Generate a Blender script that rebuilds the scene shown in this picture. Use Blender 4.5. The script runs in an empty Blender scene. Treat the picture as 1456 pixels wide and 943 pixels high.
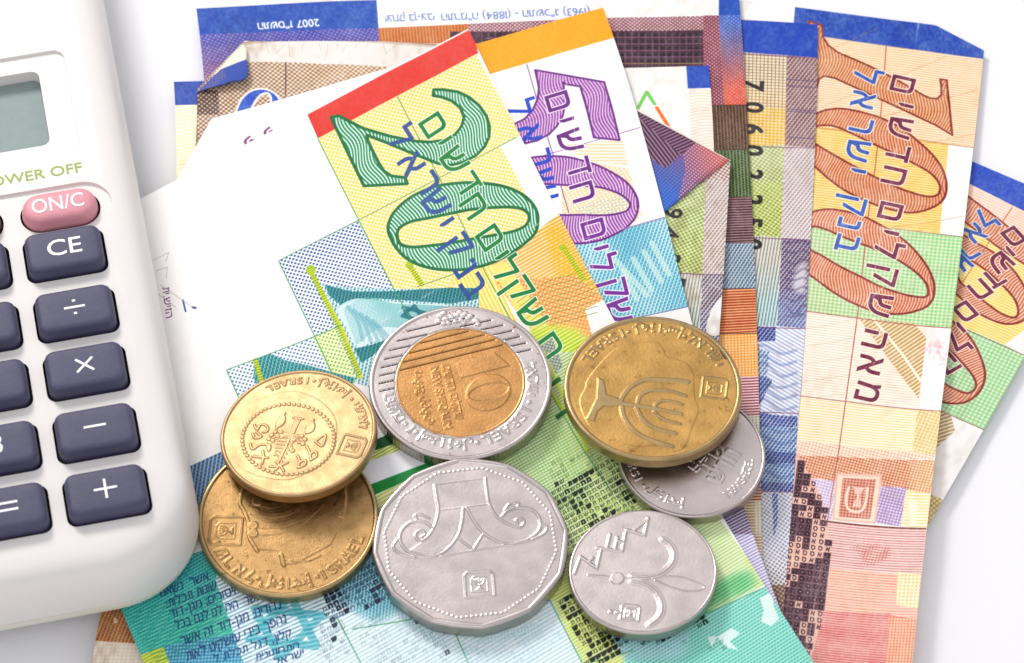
import bpy, bmesh, math, random
import numpy as np
random.seed(7); rng = np.random.default_rng(11)
SC = bpy.context.scene
COL = SC.collection
MM = 0.001
# ------------------------------------------------------------------ camera
ELEV, DIST, PPM = math.radians(56.5), 430.0, 11.0      # view elevation, distance (mm), scale at the aim point
FPX = PPM * DIST
FW = np.array([0, math.cos(ELEV), -math.sin(ELEV)])
UPV = np.array([0, math.sin(ELEV), math.cos(ELEV)])
RT = np.array([1.0, 0, 0])
CAM = -DIST * FW
cam_d = bpy.data.cameras.new('camera'); cam = bpy.data.objects.new('camera', cam_d); COL.objects.link(cam)
cam.location = tuple(CAM * MM); cam.rotation_euler = (math.pi / 2 - ELEV, 0, 0)
cam_d.sensor_width = 36; cam_d.lens = 36 * FPX / 1456
cam_d.clip_start = 0.01; cam_d.clip_end = 20
cam_d.dof.use_dof = True; cam_d.dof.focus_distance = DIST * MM * 0.99; cam_d.dof.aperture_fstop = 45
SC.camera = cam
# ------------------------------------------------------------------ world and lamps
w = bpy.data.worlds.new('World'); SC.world = w; w.use_nodes = True
w.node_tree.nodes['Background'].inputs[0].default_value = (0.96, 0.955, 1.0, 1)
w.node_tree.nodes['Background'].inputs[1].default_value = 0.68
def area(name, loc, target, sx, sy, power, col):
    l = bpy.data.lights.new(name, 'AREA'); l.shape = 'RECTANGLE'; l.size = sx * MM; l.size_y = sy * MM
    l.energy = power; l.color = col
    o = bpy.data.objects.new(name, l); COL.objects.link(o)
    from mathutils import Vector
    d = Vector(target) - Vector(loc)
    o.location = tuple(c * MM for c in loc); o.rotation_euler = d.to_track_quat('-Z', 'Y').to_euler()
    return o
area('key_softbox', (-260, 400, 420), (0, 10, 0), 150, 150, 2.4, (1.0, 0.965, 0.93))
area('overhead_softbox', (60, 430, 560), (0, 0, 0), 620, 420, 0.26, (1.0, 0.98, 0.97))
area('front_fill_softbox', (-80, -420, 620), (0, -20, 0), 560, 420, 0.85, (0.97, 0.97, 1.0))
SC.view_settings.view_transform = 'Standard'; SC.view_settings.look = 'None'
SC.view_settings.exposure = 0.0; SC.view_settings.gamma = 1.0
SC.render.engine = 'CYCLES'
try: SC.cycles.use_denoising = True
except Exception: pass
SC.cycles.max_bounces = 6
# ------------------------------------------------------------------ geometry of the view
def ray(px, py):
    px = np.asarray(px, float); py = np.asarray(py, float)
    return FW + RT * ((px - 728) / FPX)[..., None] - UPV * ((py - 471.5) / FPX)[..., None]
def at(px, py, z=0.0):
    d = ray(px, py); t = (np.asarray(z, float) - CAM[2]) / d[..., 2]
    return CAM + d * t[..., None]
def proj(P):
    q = P - CAM; dz = q @ FW
    return np.stack([728 + FPX * (q @ RT) / dz, 471.5 - FPX * (q @ UPV) / dz], -1)
def wave(x, y):
    return 0.16 * np.sin(x * 0.09 + 1.0) * np.sin(y * 0.075 + 0.6) + 0.08 * np.sin(x * 0.21 + y * 0.13)
# ------------------------------------------------------------------ objects
def tag(o, label=None, cat=None, group=None, kind=None):
    if label: o['label'] = label
    if cat: o['category'] = cat
    if group: o['group'] = group
    if kind: o['kind'] = kind
    return o
def mesh_obj(name, verts, faces, mat, parent=None, smooth=True, uv=None, smooth_angle=None):
    me = bpy.data.meshes.new(name)
    verts = np.asarray(verts, float) * MM
    me.from_pydata(verts.tolist(), [], faces if isinstance(faces, list) else faces.tolist())
    if uv is not None:
        lay = me.uv_layers.new(name='UVMap')
        idx = np.empty(len(me.loops), np.int32); me.loops.foreach_get('vertex_index', idx)
        lay.data.foreach_set('uv', np.asarray(uv, np.float32)[idx].ravel())
    for m in (mat if isinstance(mat, (list, tuple)) else [mat]): me.materials.append(m)
    if smooth: me.polygons.foreach_set('use_smooth', np.ones(len(me.polygons), bool))
    if smooth_angle is not None: me.set_sharp_from_angle(angle=math.radians(smooth_angle))
    me.update()
    o = bpy.data.objects.new(name, me); COL.objects.link(o)
    if parent is not None: o.parent = parent
    return o
def empty(name, loc=(0, 0, 0)):
    o = bpy.data.objects.new(name, None); COL.objects.link(o); o.empty_display_size = 0.01
    o.location = tuple(c * MM for c in loc); return o
def adopt(child, parent):
    child.parent = parent
    child.matrix_parent_inverse = parent.matrix_basis.inverted() if parent.type == 'EMPTY' else child.matrix_parent_inverse
# ------------------------------------------------------------------ materials
def s2l(c):
    c = np.asarray(c, float) / 255.0
    return np.where(c <= 0.04045, c / 12.92, ((c + 0.055) / 1.055) ** 2.4)
def mat(name, col, rough=0.5, metal=0.0, bump=0.0, bscale=1500.0, var=0.0, vscale=200.0, coat=0.0, image=None, spec=0.5, rvar=0.0, fleck=None):
    m = bpy.data.materials.new(name); m.use_nodes = True
    nt = m.node_tree; b = nt.nodes['Principled BSDF']; L = nt.links
    b.inputs['Roughness'].default_value = rough; b.inputs['Metallic'].default_value = metal
    b.inputs['Coat Weight'].default_value = coat; b.inputs['Coat Roughness'].default_value = 0.25
    b.inputs['Specular IOR Level'].default_value = spec
    tc = nt.nodes.new('ShaderNodeTexCoord')
    if image is not None:
        ti = nt.nodes.new('ShaderNodeTexImage'); ti.image = image; ti.interpolation = 'Linear'; ti.extension = 'EXTEND'
        L.new(tc.outputs['UV'], ti.inputs['Vector']); src = ti.outputs['Color']
        L.new(src, b.inputs['Base Color'])
    else:
        c = list(s2l(col)) + [1]
        b.inputs['Base Color'].default_value = c
        if var > 0:
            n = nt.nodes.new('ShaderNodeTexNoise'); n.inputs['Scale'].default_value = vscale; n.inputs['Detail'].default_value = 6
            L.new(tc.outputs['Object'], n.inputs['Vector'])
            r = nt.nodes.new('ShaderNodeMapRange'); r.inputs[1].default_value = 0.3; r.inputs[2].default_value = 0.7
            r.inputs[3].default_value = 1 - var; r.inputs[4].default_value = 1 + var * 0.4
            L.new(n.outputs['Fac'], r.inputs[0])
            mx = nt.nodes.new('ShaderNodeMix'); mx.data_type = 'RGBA'; mx.blend_type = 'MULTIPLY'; mx.inputs[0].default_value = 1
            mx.inputs[6].default_value = c; L.new(r.outputs[0], mx.inputs[7]); L.new(mx.outputs[2], b.inputs['Base Color'])
    if fleck is not None and image is None:
        fc, amount, fs = fleck
        nf = nt.nodes.new('ShaderNodeTexNoise'); nf.inputs['Scale'].default_value = fs; nf.inputs['Detail'].default_value = 8; nf.inputs['Roughness'].default_value = .65
        L.new(tc.outputs['Object'], nf.inputs['Vector'])
        rf_ = nt.nodes.new('ShaderNodeMapRange'); rf_.inputs[1].default_value = .5 + (1 - amount) * .2; rf_.inputs[2].default_value = .62 + (1 - amount) * .2
        rf_.inputs[3].default_value = 0; rf_.inputs[4].default_value = .75; L.new(nf.outputs['Fac'], rf_.inputs[0])
        m2 = nt.nodes.new('ShaderNodeMix'); m2.data_type = 'RGBA'; L.new(rf_.outputs[0], m2.inputs[0])
        if b.inputs['Base Color'].links: L.new(b.inputs['Base Color'].links[0].from_socket, m2.inputs[6])
        else: m2.inputs[6].default_value = b.inputs['Base Color'].default_value
        m2.inputs[7].default_value = list(s2l(fc)) + [1]; L.new(m2.outputs[2], b.inputs['Base Color'])
    if rvar > 0:
        n2 = nt.nodes.new('ShaderNodeTexNoise'); n2.inputs['Scale'].default_value = vscale * 2.3; n2.inputs['Detail'].default_value = 5
        L.new(tc.outputs['Object'], n2.inputs['Vector'])
        r2 = nt.nodes.new('ShaderNodeMapRange'); r2.inputs[1].default_value = 0.3; r2.inputs[2].default_value = 0.7
        r2.inputs[3].default_value = rough - rvar; r2.inputs[4].default_value = rough + rvar
        L.new(n2.outputs['Fac'], r2.inputs[0]); L.new(r2.outputs[0], b.inputs['Roughness'])
    if bump > 0:
        n = nt.nodes.new('ShaderNodeTexNoise'); n.inputs['Scale'].default_value = bscale; n.inputs['Detail'].default_value = 4
        L.new(tc.outputs['Object'], n.inputs['Vector'])
        hsrc = n.outputs['Fac']
        if image is not None:
            nb = nt.nodes.new('ShaderNodeTexNoise'); nb.inputs['Scale'].default_value = 75; nb.inputs['Detail'].default_value = 3
            L.new(tc.outputs['Object'], nb.inputs['Vector'])
            ma = nt.nodes.new('ShaderNodeMath'); ma.operation = 'MULTIPLY_ADD'; ma.inputs[1].default_value = 14.0
            L.new(nb.outputs['Fac'], ma.inputs[0]); L.new(n.outputs['Fac'], ma.inputs[2]); hsrc = ma.outputs[0]
        bp = nt.nodes.new('ShaderNodeBump'); bp.inputs['Strength'].default_value = 1.0; bp.inputs['Distance'].default_value = bump * MM
        L.new(hsrc, bp.inputs['Height']); L.new(bp.outputs['Normal'], b.inputs['Normal'])
    return m
# ------------------------------------------------------------------ glyph outlines
_tc = {}
def _bx(*r):
    out = []
    for x0, y0, x1, y1 in r: out += [[(x0, y0), (x1, y0), (x1, y1)], [(x0, y0), (x1, y1), (x0, y1)]]
    return np.array(out, float)
_own = {'\u05d3': _bx((.32, 0, .41, .51), (.01, .51, .5, .59)),
        '\u05ea': _bx((.41, 0, .5, .4), (.12, .51, .42, .59), (.40, .4, .495, .55), (.15, .08, .235, .51), (.02, 0, .2, .08))}
def tris(s, bold=0.0):
    """triangles of a piece of writing, set from left to right as given"""
    k = (s, bold)
    if k in _tc: return _tc[k]
    if len(s) > 1 and any(ord(c) > 128 for c in s):
        x = 0.0; out = []
        for c in s:
            if c == ' ': x += .3; continue
            t = tris(c).copy(); m0 = t[..., 0].min(); t[..., 0] += x - m0; x = t[..., 0].max() + .085; out.append(t)
        _tc[k] = np.concatenate(out); return _tc[k]
    if s in _own: return _own[s]
    c = bpy.data.curves.new('t', 'FONT'); c.body = s; c.offset = bold; c.resolution_u = 4
    o = bpy.data.objects.new('t', c); COL.objects.link(o)
    bpy.context.view_layer.update()
    dg = bpy.context.evaluated_depsgraph_get(); e = o.evaluated_get(dg); m = e.to_mesh()
    m.calc_loop_triangles()
    v = np.empty(len(m.vertices) * 3, np.float32); m.vertices.foreach_get('co', v); v = v.reshape(-1, 3)[:, :2].astype(float)
    t = np.empty(len(m.loop_triangles) * 3, np.int32); m.loop_triangles.foreach_get('vertices', t)
    r = v[t].reshape(-1, 3, 2)
    e.to_mesh_clear(); bpy.data.objects.remove(o); bpy.data.curves.remove(c)
    _tc[k] = r; return r
# ------------------------------------------------------------------ small 2-D rasteriser used for the prints and the coin reliefs
SS = 4
def area2(p):
    x, y = p[:, 0], p[:, 1]
    return 0.5 * np.sum(x * np.roll(y, -1) - np.roll(x, -1) * y)
def orient(p, s=1):
    p = np.asarray(p, float)
    return p if area2(p) * s > 0 else p[::-1]
def smooth(p, n=6, closed=True):
    p = np.asarray(p, float)
    if closed: q = np.vstack([p[-1], p, p[0], p[1]])
    else: q = np.vstack([2 * p[0] - p[1], p, 2 * p[-1] - p[-2]])
    out = []
    for i in range(1, len(q) - 2):
        t = np.linspace(0, 1, n, endpoint=False)[:, None]
        a, b, c, d = q[i - 1], q[i], q[i + 1], q[i + 2]
        out.append(0.5 * (2 * b + (c - a) * t + (2 * a - 5 * b + 4 * c - d) * t ** 2 + (-a + 3 * b - 3 * c + d) * t ** 3))
    if not closed: out.append(p[-1:])
    return np.vstack(out)
def gblur(a, sg):
    k = int(sg * 3) + 1; x = np.arange(-k, k + 1); g = np.exp(-x * x / (2 * sg * sg)); g /= g.sum()
    p = np.pad(a, k, mode='edge'); p = sum(g[i] * p[:, i:i + a.shape[1]] for i in range(2 * k + 1))
    return sum(g[i] * p[i:i + a.shape[0]] for i in range(2 * k + 1))
class Canvas:
    def __init__(s, inv, u0, u1, v0, v1, res, base):
        s.inv, s.u0, s.v0, s.res = inv, u0, v0, res
        s.W = int((u1 - u0) * res); s.H = int((v1 - v0) * res)
        s.u1, s.v1 = u0 + s.W / res, v0 + s.H / res
        s.img = np.empty((s.H, s.W, 3), np.float32); s.img[:] = np.asarray(base, np.float32)
        s.part = np.zeros((s.H, s.W), np.uint8)
    def uv(s, p): return s.inv(np.asarray(p, float).reshape(-1, 2))
    def tocan(s, uv): return (uv - np.array([s.u0, s.v0])) * s.res
    def mask(s, polys=None, tri=None):
        """coverage of the union of polygons given in canvas pixels (positive orientation fills, negative cuts)"""
        if tri is not None: E0 = tri.reshape(-1, 2); E1 = tri[:, [1, 2, 0]].reshape(-1, 2)
        else: E0 = np.vstack(polys); E1 = np.vstack([np.roll(p, -1, 0) for p in polys])
        x0 = max(int(np.floor(E0[:, 0].min())) - 1, 0); x1 = min(int(np.ceil(E0[:, 0].max())) + 2, s.W)
        y0 = max(int(np.floor(E0[:, 1].min())) - 1, 0); y1 = min(int(np.ceil(E0[:, 1].max())) + 2, s.H)
        if x1 <= x0 or y1 <= y0: return None
        w_, h_ = x1 - x0, y1 - y0
        A = E0 - [x0, y0]; B = E1 - [x0, y0]
        sg = np.where(B[:, 1] > A[:, 1], 1.0, -1.0)
        sw = A[:, 1] > B[:, 1]
        lo = np.where(sw[:, None], B, A); hi = np.where(sw[:, None], A, B)
        k0 = np.clip(np.ceil(lo[:, 1] * SS - 0.5), 0, h_ * SS).astype(int); k1 = np.clip(np.ceil(hi[:, 1] * SS - 0.5), 0, h_ * SS).astype(int)
        n = np.maximum(k1 - k0, 0)
        if n.sum() == 0: return None
        i = np.repeat(np.arange(len(n)), n); off = np.arange(n.sum()) - np.repeat(np.cumsum(n) - n, n)
        k = k0[i] + off; y = (k + 0.5) / SS
        x = lo[i, 0] + (hi[i, 0] - lo[i, 0]) * (y - lo[i, 1]) / (hi[i, 1] - lo[i, 1])
        x = np.clip(x, 0, w_ - 1e-6); c = x.astype(int); f = x - c
        row = k // SS
        acc = np.bincount(row * (w_ + 1) + c, sg[i] * (1 - f), h_ * (w_ + 1)) + np.bincount(row * (w_ + 1) + c + 1, sg[i] * f, h_ * (w_ + 1) + 1)[:h_ * (w_ + 1)]
        m = np.cumsum(acc.reshape(h_, w_ + 1), 1)[:, :w_] / SS
        return np.clip(np.abs(m), 0, 1).astype(np.float32), (x0, x1, y0, y1)
    def grid(s, bb):
        x0, x1, y0, y1 = bb
        return np.meshgrid(s.u0 + (np.arange(x0, x1) + .5) / s.res, s.v0 + (np.arange(y0, y1) + .5) / s.res)
    def paint(s, mb, ink, alpha=1.0, part=None):
        if mb is None: return
        m, (x0, x1, y0, y1) = mb
        a = (m * alpha)[..., None]
        sub = s.img[y0:y1, x0:x1]; ink = np.asarray(ink, np.float32)
        sub += (ink - sub) * a
        if part: s.part[y0:y1, x0:x1][m > 0.5] = part
    def P(s, pts): return s.tocan(s.uv(pts))
    def pattern(s, kind, U, V, p, ang, frac):
        a = math.radians(ang); x = U * math.cos(a) + V * math.sin(a); y = -U * math.sin(a) + V * math.cos(a)
        k = 2 * math.pi / p; thr = 1 - 2 * frac
        if kind == 'dot': g = 0.5 * (np.cos(k * x) + np.cos(k * y)) ; soft = 2.2
        elif kind == 'line': g = np.cos(k * x); soft = 2.0
        elif kind == 'cross': g = np.maximum(np.cos(k * x), np.cos(k * y)); soft = 2.0
        elif kind == 'weave': g = 0.6 * np.cos(k * x) + 0.4 * np.cos(k * y + math.pi * np.round(x / p)); soft = 2.0
        elif kind == 'wavy': g = np.cos(k * (x + 0.42 * np.sin(y * 0.8 + x * .12))); soft = 2.0
        else: return np.ones_like(U)
        return np.clip((g - thr) * soft + 0.5, 0, 1)
    def region(s, pts, ink, paper=None, pat=('dot', 0.5, 45, 0.5), grad=None, sm=False, part=None, alpha=1.0, noise=0.0, mod=None, soft=0.0):
        q = s.P(smooth(pts) if sm else pts)
        mb = s.mask([orient(q)])
        if mb is None: return
        m, bb = mb; U, V = s.grid(bb)
        if soft > 0:
            q_ = 4; h4, w4 = m.shape[0] // q_ + 1, m.shape[1] // q_ + 1; mm_ = np.zeros((h4 * q_, w4 * q_), np.float32); mm_[:m.shape[0], :m.shape[1]] = m
            b4 = np.clip(gblur(np.pad(mm_.reshape(h4, q_, w4, q_).mean((1, 3)), 1), soft * s.res / q_) * 2 - 1, 0, 1)[1:-1, 1:-1]
            b4 = np.clip(b4 * 1.3, 0, 1); m = m * np.clip(gblur(np.repeat(np.repeat(b4, q_, 0), q_, 1)[:m.shape[0], :m.shape[1]], 2.5), 0, 1).astype(np.float32); mb = (m, bb)
        ink = np.asarray(ink, np.float32)
        if grad is not None:
            (c2, A, B) = grad; a, b = s.uv([A, B]); d = b - a
            t = np.clip(((U - a[0]) * d[0] + (V - a[1]) * d[1]) / (d @ d), 0, 1)[..., None].astype(np.float32)
            ink = ink * (1 - t) + np.asarray(c2, np.float32) * t
        if paper is not None: s.paint(mb, paper, alpha, part)
        fr = pat[3] if pat else 1
        if mod is not None: fr = np.clip(fr + mod(U, V), 0, 1)
        cov = s.pattern(pat[0], U, V, pat[1], pat[2], fr) if pat else np.ones_like(m)
        if noise > 0:
            cov = cov * (1 - noise * rng.random(cov.shape))
        s.paint((m * cov.astype(np.float32), bb), ink, alpha, None)
        if part and paper is None:
            x0, x1, y0, y1 = bb; s.part[y0:y1, x0:x1][m > 0.5] = part
    def stroke_polys(s, q, wpx, closed=False):
        q = np.asarray(q, float); out = []
        n = len(q); rr = wpx / 2
        th = np.linspace(0, 2 * math.pi, 9)[:-1]; disc = np.stack([np.cos(th), np.sin(th)], 1) * rr
        for i in range(n if closed else n - 1):
            a, b = q[i], q[(i + 1) % n]; d = b - a; l = np.hypot(*d)
            if l < 1e-6: continue
            nn = np.array([-d[1], d[0]]) / l * rr
            out.append(orient([a + nn, b + nn, b - nn, a - nn]))
        if rr > 1.2: out += [orient(disc + a) for a in q]
        return out
    def line(s, pts, wmm, ink, closed=False, sm=False, alpha=1.0, part=None):
        q = s.P(smooth(pts, closed=closed) if sm else pts)
        mb = s.mask(s.stroke_polys(q, wmm * s.res, closed))
        s.paint(mb, ink, alpha, part); return mb
    def glyph_polys(s, t, T):
        """t: triangles, T: function (n,2)->canvas px"""
        q = T(t.reshape(-1, 2)).reshape(-1, 3, 2)
        ar = (q[:, 1, 0] - q[:, 0, 0]) * (q[:, 2, 1] - q[:, 0, 1]) - (q[:, 2, 0] - q[:, 0, 0]) * (q[:, 1, 1] - q[:, 0, 1])
        q[ar < 0] = q[ar < 0][:, ::-1]
        return [q.reshape(-1, 2)], q
    def tri_mask(s, q, wmm=0.0):
        if wmm <= 0: return s.mask(tri=q)
        A = q.reshape(-1, 2); B = q[:, [1, 2, 0]].reshape(-1, 2)
        ka = np.round(A * 8).astype(np.int64); kb = np.round(B * 8).astype(np.int64)
        fwd = ka[:, 0] * 10000019 + ka[:, 1] + (kb[:, 0] * 10000019 + kb[:, 1]) * 31337; bwd = kb[:, 0] * 10000019 + kb[:, 1] + (ka[:, 0] * 10000019 + ka[:, 1]) * 31337
        bd = ~np.isin(fwd, bwd); A, B = A[bd], B[bd]; rr = wmm * s.res
        d = B - A; l = np.hypot(d[:, 0], d[:, 1]); ok = l > 1e-3; A, B, d, l = A[ok], B[ok], d[ok], l[ok]
        nn = np.stack([-d[:, 1], d[:, 0]], 1) / l[:, None] * rr
        q1 = np.stack([A + nn, A - nn, B - nn], 1); q2 = np.stack([A + nn, B - nn, B + nn], 1)
        th = np.linspace(0, 2 * math.pi, 7); dc = np.stack([np.cos(th), np.sin(th)], 1) * rr
        fans = [np.stack([A, A + dc[i], A + dc[i + 1]], 1) for i in range(6)]
        return s.mask(tri=np.concatenate([q] + [s.fixori(t) for t in [q1, q2] + fans]))
    def fixori(s, q):
        ar = (q[:, 1, 0] - q[:, 0, 0]) * (q[:, 2, 1] - q[:, 0, 1]) - (q[:, 2, 0] - q[:, 0, 0]) * (q[:, 1, 1] - q[:, 0, 1])
        q = q.copy(); q[ar < 0] = q[ar < 0][:, ::-1]; return q
    def put(s, text, A, B, hmm, ink, bold=0.0, alpha=1.0, part=None, ref='\u05dd'):
        t = tris(text); mn = t.reshape(-1, 2).min(0); mx = t.reshape(-1, 2).max(0)
        a, b = s.uv([A, B]); d = b - a; L = np.hypot(*d); d = d / L; up = np.array([d[1], -d[0]])
        hh = tris(ref).reshape(-1, 2)[:, 1].max()
        def T(p):
            x = (p[:, 0] - mn[0]) / (mx[0] - mn[0]) * L; y = p[:, 1] * hmm / hh
            return s.tocan(a + x[:, None] * d + y[:, None] * up)
        _, q = s.glyph_polys(t, T); mb = s.tri_mask(q, bold * hmm / hh)
        s.paint(mb, ink, alpha, part); return mb
    def glyph(s, ch, c, hmm, ang, ink=None, bold=0.02, alpha=1.0, wx=1.0, halo=None, part=None, ref='\u05dd', uvspace=False):
        """one character centred on c; ang: direction (degrees, clockwise from +u) in which the writing runs"""
        hh = tris(ref).reshape(-1, 2)[:, 1].max()
        c = s.uv([c])[0] if not uvspace else np.asarray(c, float)
        d = np.array([math.cos(math.radians(ang)), math.sin(math.radians(ang))]); up = np.array([d[1], -d[0]])
        res = None
        for bb_, col in ([(bold + halo[1], halo[0])] if halo else []) + [(bold, ink)]:
            t = tris(ch); mn = t.reshape(-1, 2).min(0); mx = t.reshape(-1, 2).max(0); ce = (mn + mx) / 2
            def T(p):
                q = (p - ce) * hmm / hh
                return s.tocan(c + (q[:, 0] * wx)[:, None] * d + q[:, 1:2] * up)
            _, q = s.glyph_polys(t, T); mb = s.tri_mask(q, max(bb_, 0) * hmm / hh); res = mb
            if col is not None: s.paint(mb, col, alpha, part)
        return res
    def image(s, name):
        im = bpy.data.images.new(name, s.W, s.H)
        a = np.ones((s.H, s.W, 4), np.float32); a[..., :3] = np.clip(s.img[::-1] / 255.0, 0, 1)
        im.pixels.foreach_set(a.ravel()); im.update(); im.pack(); return im
def C(x0, y0, k=3.995):
    """points read off an enlarged detail"""
    return lambda *p: [(x0 + a / k, y0 + b / k) for a, b in p]
# ------------------------------------------------------------------ banknote sheets
class Side:
    def __init__(s, pts, zb, deg):
        P = np.array([at(p[0], p[1], zb + (p[2] if len(p) > 2 else 0.0)) for p in pts])
        s.v = np.concatenate([[0], np.cumsum(np.hypot(*(np.diff(P[:, :2], axis=0).T)))])
        s.c = [np.polyfit(s.v, P[:, i], min(deg, len(pts) - 1)) for i in range(3)]
        s.e = s.v[-1]
    def __call__(s, v):
        vc = np.clip(v, -2, s.e)
        return np.stack([np.polyval(c, vc) + (v - vc) * np.polyval(np.polyder(c), vc) for c in s.c], -1)
class Note:
    def __init__(n, L, R, zb, degL=2, degR=3, vmax=112, Wd=71.0, Ln=138.0, bend=None, zpow=1.0, creases=(), crumple=0.0):
        n.zpow = zpow; n.creases = creases; n.crumple = crumple
        zb = zb * 0.62 + 0.05; n.L, n.R, n.Wd, n.Ln, n.vmax, n.bend = Side(L, zb, degL), Side(R, zb, degR), Wd, Ln, vmax, bend
    def surf(n, u, v):
        t = (u / n.Wd)[..., None]
        A, B = n.L(v), n.R(v); P = A * (1 - t) + B * t; tz = np.clip(t[..., 0], 0, None) ** n.zpow
        z = A[..., 2] * (1 - tz) + B[..., 2] * tz + wave(P[..., 0], P[..., 1])
        if n.bend is not None: z = z + n.bend(u, v)
        for (a, b, c, amp) in n.creases:
            z = z + amp * np.exp(-np.abs(u * a + v * b - c) / 2.2)
        if n.crumple: z = z + n.crumple * (np.abs(np.sin(u * .31 + 1.3 * np.sin(v * .23))) * .6 + np.abs(np.sin(v * .47 + 1.1 * np.sin(u * .19) + u * .1)) * .4)
        return np.stack([P[..., 0], P[..., 1], z], -1)
    def inv(n, px):
        px = np.asarray(px, float); u = np.full(len(px), n.Wd * .6); v = np.full(len(px), 50.0)
        for _ in range(14):
            f = proj(n.surf(u, v)) - px; e = 0.05
            fu = (proj(n.surf(u + e, v)) - px - f) / e; fv = (proj(n.surf(u, v + e)) - px - f) / e
            det = fu[:, 0] * fv[:, 1] - fu[:, 1] * fv[:, 0]
            du = (f[:, 0] * fv[:, 1] - f[:, 1] * fv[:, 0]) / det; dv = (fu[:, 0] * f[:, 1] - fu[:, 1] * f[:, 0]) / det
            u = u - np.clip(du, -30, 30); v = v - np.clip(dv, -30, 30)
        return np.stack([u, v], -1)
    def canvas(n, base=(243, 241, 238), res=14, v1=None, u0=0.0):
        n.cv = Canvas(n.inv, u0, n.Wd, 0, v1 or n.vmax, res, base); return n.cv
    def build(n, label, parts, cuts=(), step=0.6, group='banknotes fanned out under the coins', fadeamt=.3, dirt=.12):
        cv = n.cv
        cv.img = 246.0 * (cv.img / 246.0).clip(0, 1.03) ** 1.1
        def cloud(n_, seed):
            r_ = np.random.default_rng(seed); g = r_.random((n_, n_)); yi = np.linspace(0, n_ - 1.001, cv.H); xi = np.linspace(0, n_ - 1.001, cv.W)
            y0 = yi.astype(int)[:, None]; x0 = xi.astype(int)[None]; fy = (yi[:, None] - y0); fx = (xi[None] - x0); fy = fy * fy * (3 - 2 * fy); fx = fx * fx * (3 - 2 * fx)
            return (g[y0, x0] * (1 - fx) + g[y0, x0 + 1] * fx) * (1 - fy) + (g[y0 + 1, x0] * (1 - fx) + g[y0 + 1, x0 + 1] * fx) * fy
        sd = int(abs(cv.img[::37, ::41].sum())) % 99991
        f_ = 0.3 * cloud(7, sd) + 0.3 * cloud(60, sd + 1) + 0.4 * cloud(260, sd + 2)
        fade = np.clip((f_ - .3) * fadeamt * 1.3, 0, .5)[..., None].astype(np.float32)
        cv.img += (np.array((244, 238, 230), np.float32) - cv.img) * fade
        dirt_ = np.clip(.5 * cloud(14, sd + 5) + .5 * cloud(90, sd + 6) - .56, 0, 1) * dirt * 3
        cv.img *= (1 - dirt_[..., None] * np.array((.5, .62, .8), np.float32)).astype(np.float32)
        Vv = (np.arange(cv.H) + .5)[:, None] / cv.res; Uu = (np.arange(cv.W) + .5)[None] / cv.res + cv.u0
        for (a_, b_, c_, amp) in n.creases:
            dd = np.abs(Uu * a_ + Vv * b_ - c_ + .5 * (cloud(12, sd + 9) - .5)); k_ = np.clip(1 - dd / .16, 0, 1) * np.clip(cloud(60, sd + 7) * 2.2 - .7, 0, 1) * .5
            cv.img += (np.array((246, 240, 232), np.float32) - cv.img) * k_[..., None].astype(np.float32)
        cv.img += (rng.random(cv.img.shape[:2])[..., None] - 0.5) * 5
        im = cv.image('print'); m = mat('printed_paper', (255, 255, 255), 0.62, image=im, bump=0.018, bscale=900, spec=0.35)
        nu = int(n.Wd / step) + 1
        vs = np.concatenate([np.arange(0, n.vmax, step), np.arange(n.vmax, n.Ln + 2, 3.0)]); vs[-1] = n.Ln
        us = np.linspace(0, n.Wd, nu); U, V = np.meshgrid(us, vs); nv = len(vs)
        P = n.surf(U.ravel(), V.ravel())
        bm = bmesh.new()
        uvl = np.stack([(U.ravel() - cv.u0) / (cv.u1 - cv.u0), 1 - V.ravel() / cv.v1], -1)
        lu = bm.verts.layers.float_vector.new('uvp')
        bv = []
        for p, q in zip(P, uvl):
            b = bm.verts.new(p); b[lu] = (q[0], q[1], 0); bv.append(b)
        for j in range(nv - 1):
            for i in range(nu - 1):
                k = j * nu + i; bm.faces.new((bv[k], bv[k + nu], bv[k + nu + 1], bv[k + 1]))
        for (a, b) in cuts:     # folded or clipped corners: everything left of a->b (seen from above) is away
            A, B = at(*a, 2.0), at(*b, 2.0); d = B - A; nrm = (-d[1], d[0], 0)
            bmesh.ops.bisect_plane(bm, geom=bm.verts[:] + bm.edges[:] + bm.faces[:], plane_co=tuple(A), plane_no=nrm, clear_outer=True)
        bm.verts.index_update(); bm.verts.ensure_lookup_table()
        VP = np.array([v.co[:] for v in bm.verts]); UVP = np.array([v[lu][:2] for v in bm.verts])
        groups = {}
        for f in bm.faces:
            ids = [v.index for v in f.verts]; c = UVP[ids].mean(0)
            x = min(max(int(c[0] * cv.W), 0), cv.W - 1); y = min(max(int((1 - c[1]) * cv.H), 0), cv.H - 1)
            g = int(cv.part[y, x]) if (1 - c[1]) < 1 else 0
            groups.setdefault(g, []).append(ids)
        bm.free(); root = None
        for g in [0] + sorted(k for k in groups if k):
            fs = groups[g]; used = sorted(set(i for f in fs for i in f)); mp = {i: k for k, i in enumerate(used)}
            nm = 'banknote' if g == 0 else parts[g][0]
            o = mesh_obj(nm, VP[used], [[mp[i] for i in f] for f in fs], m, root, uv=UVP[used], smooth=False)
            if g == 0: so = o.modifiers.new('thickness', 'SOLIDIFY'); so.thickness = 0.1 * MM; so.offset = -1
            if g == 0: root = o; tag(o, label, 'banknote', group)
            elif len(parts[g]) > 1: o['label'] = parts[g][1]
        n.root = root; n.m = m; return root
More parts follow.
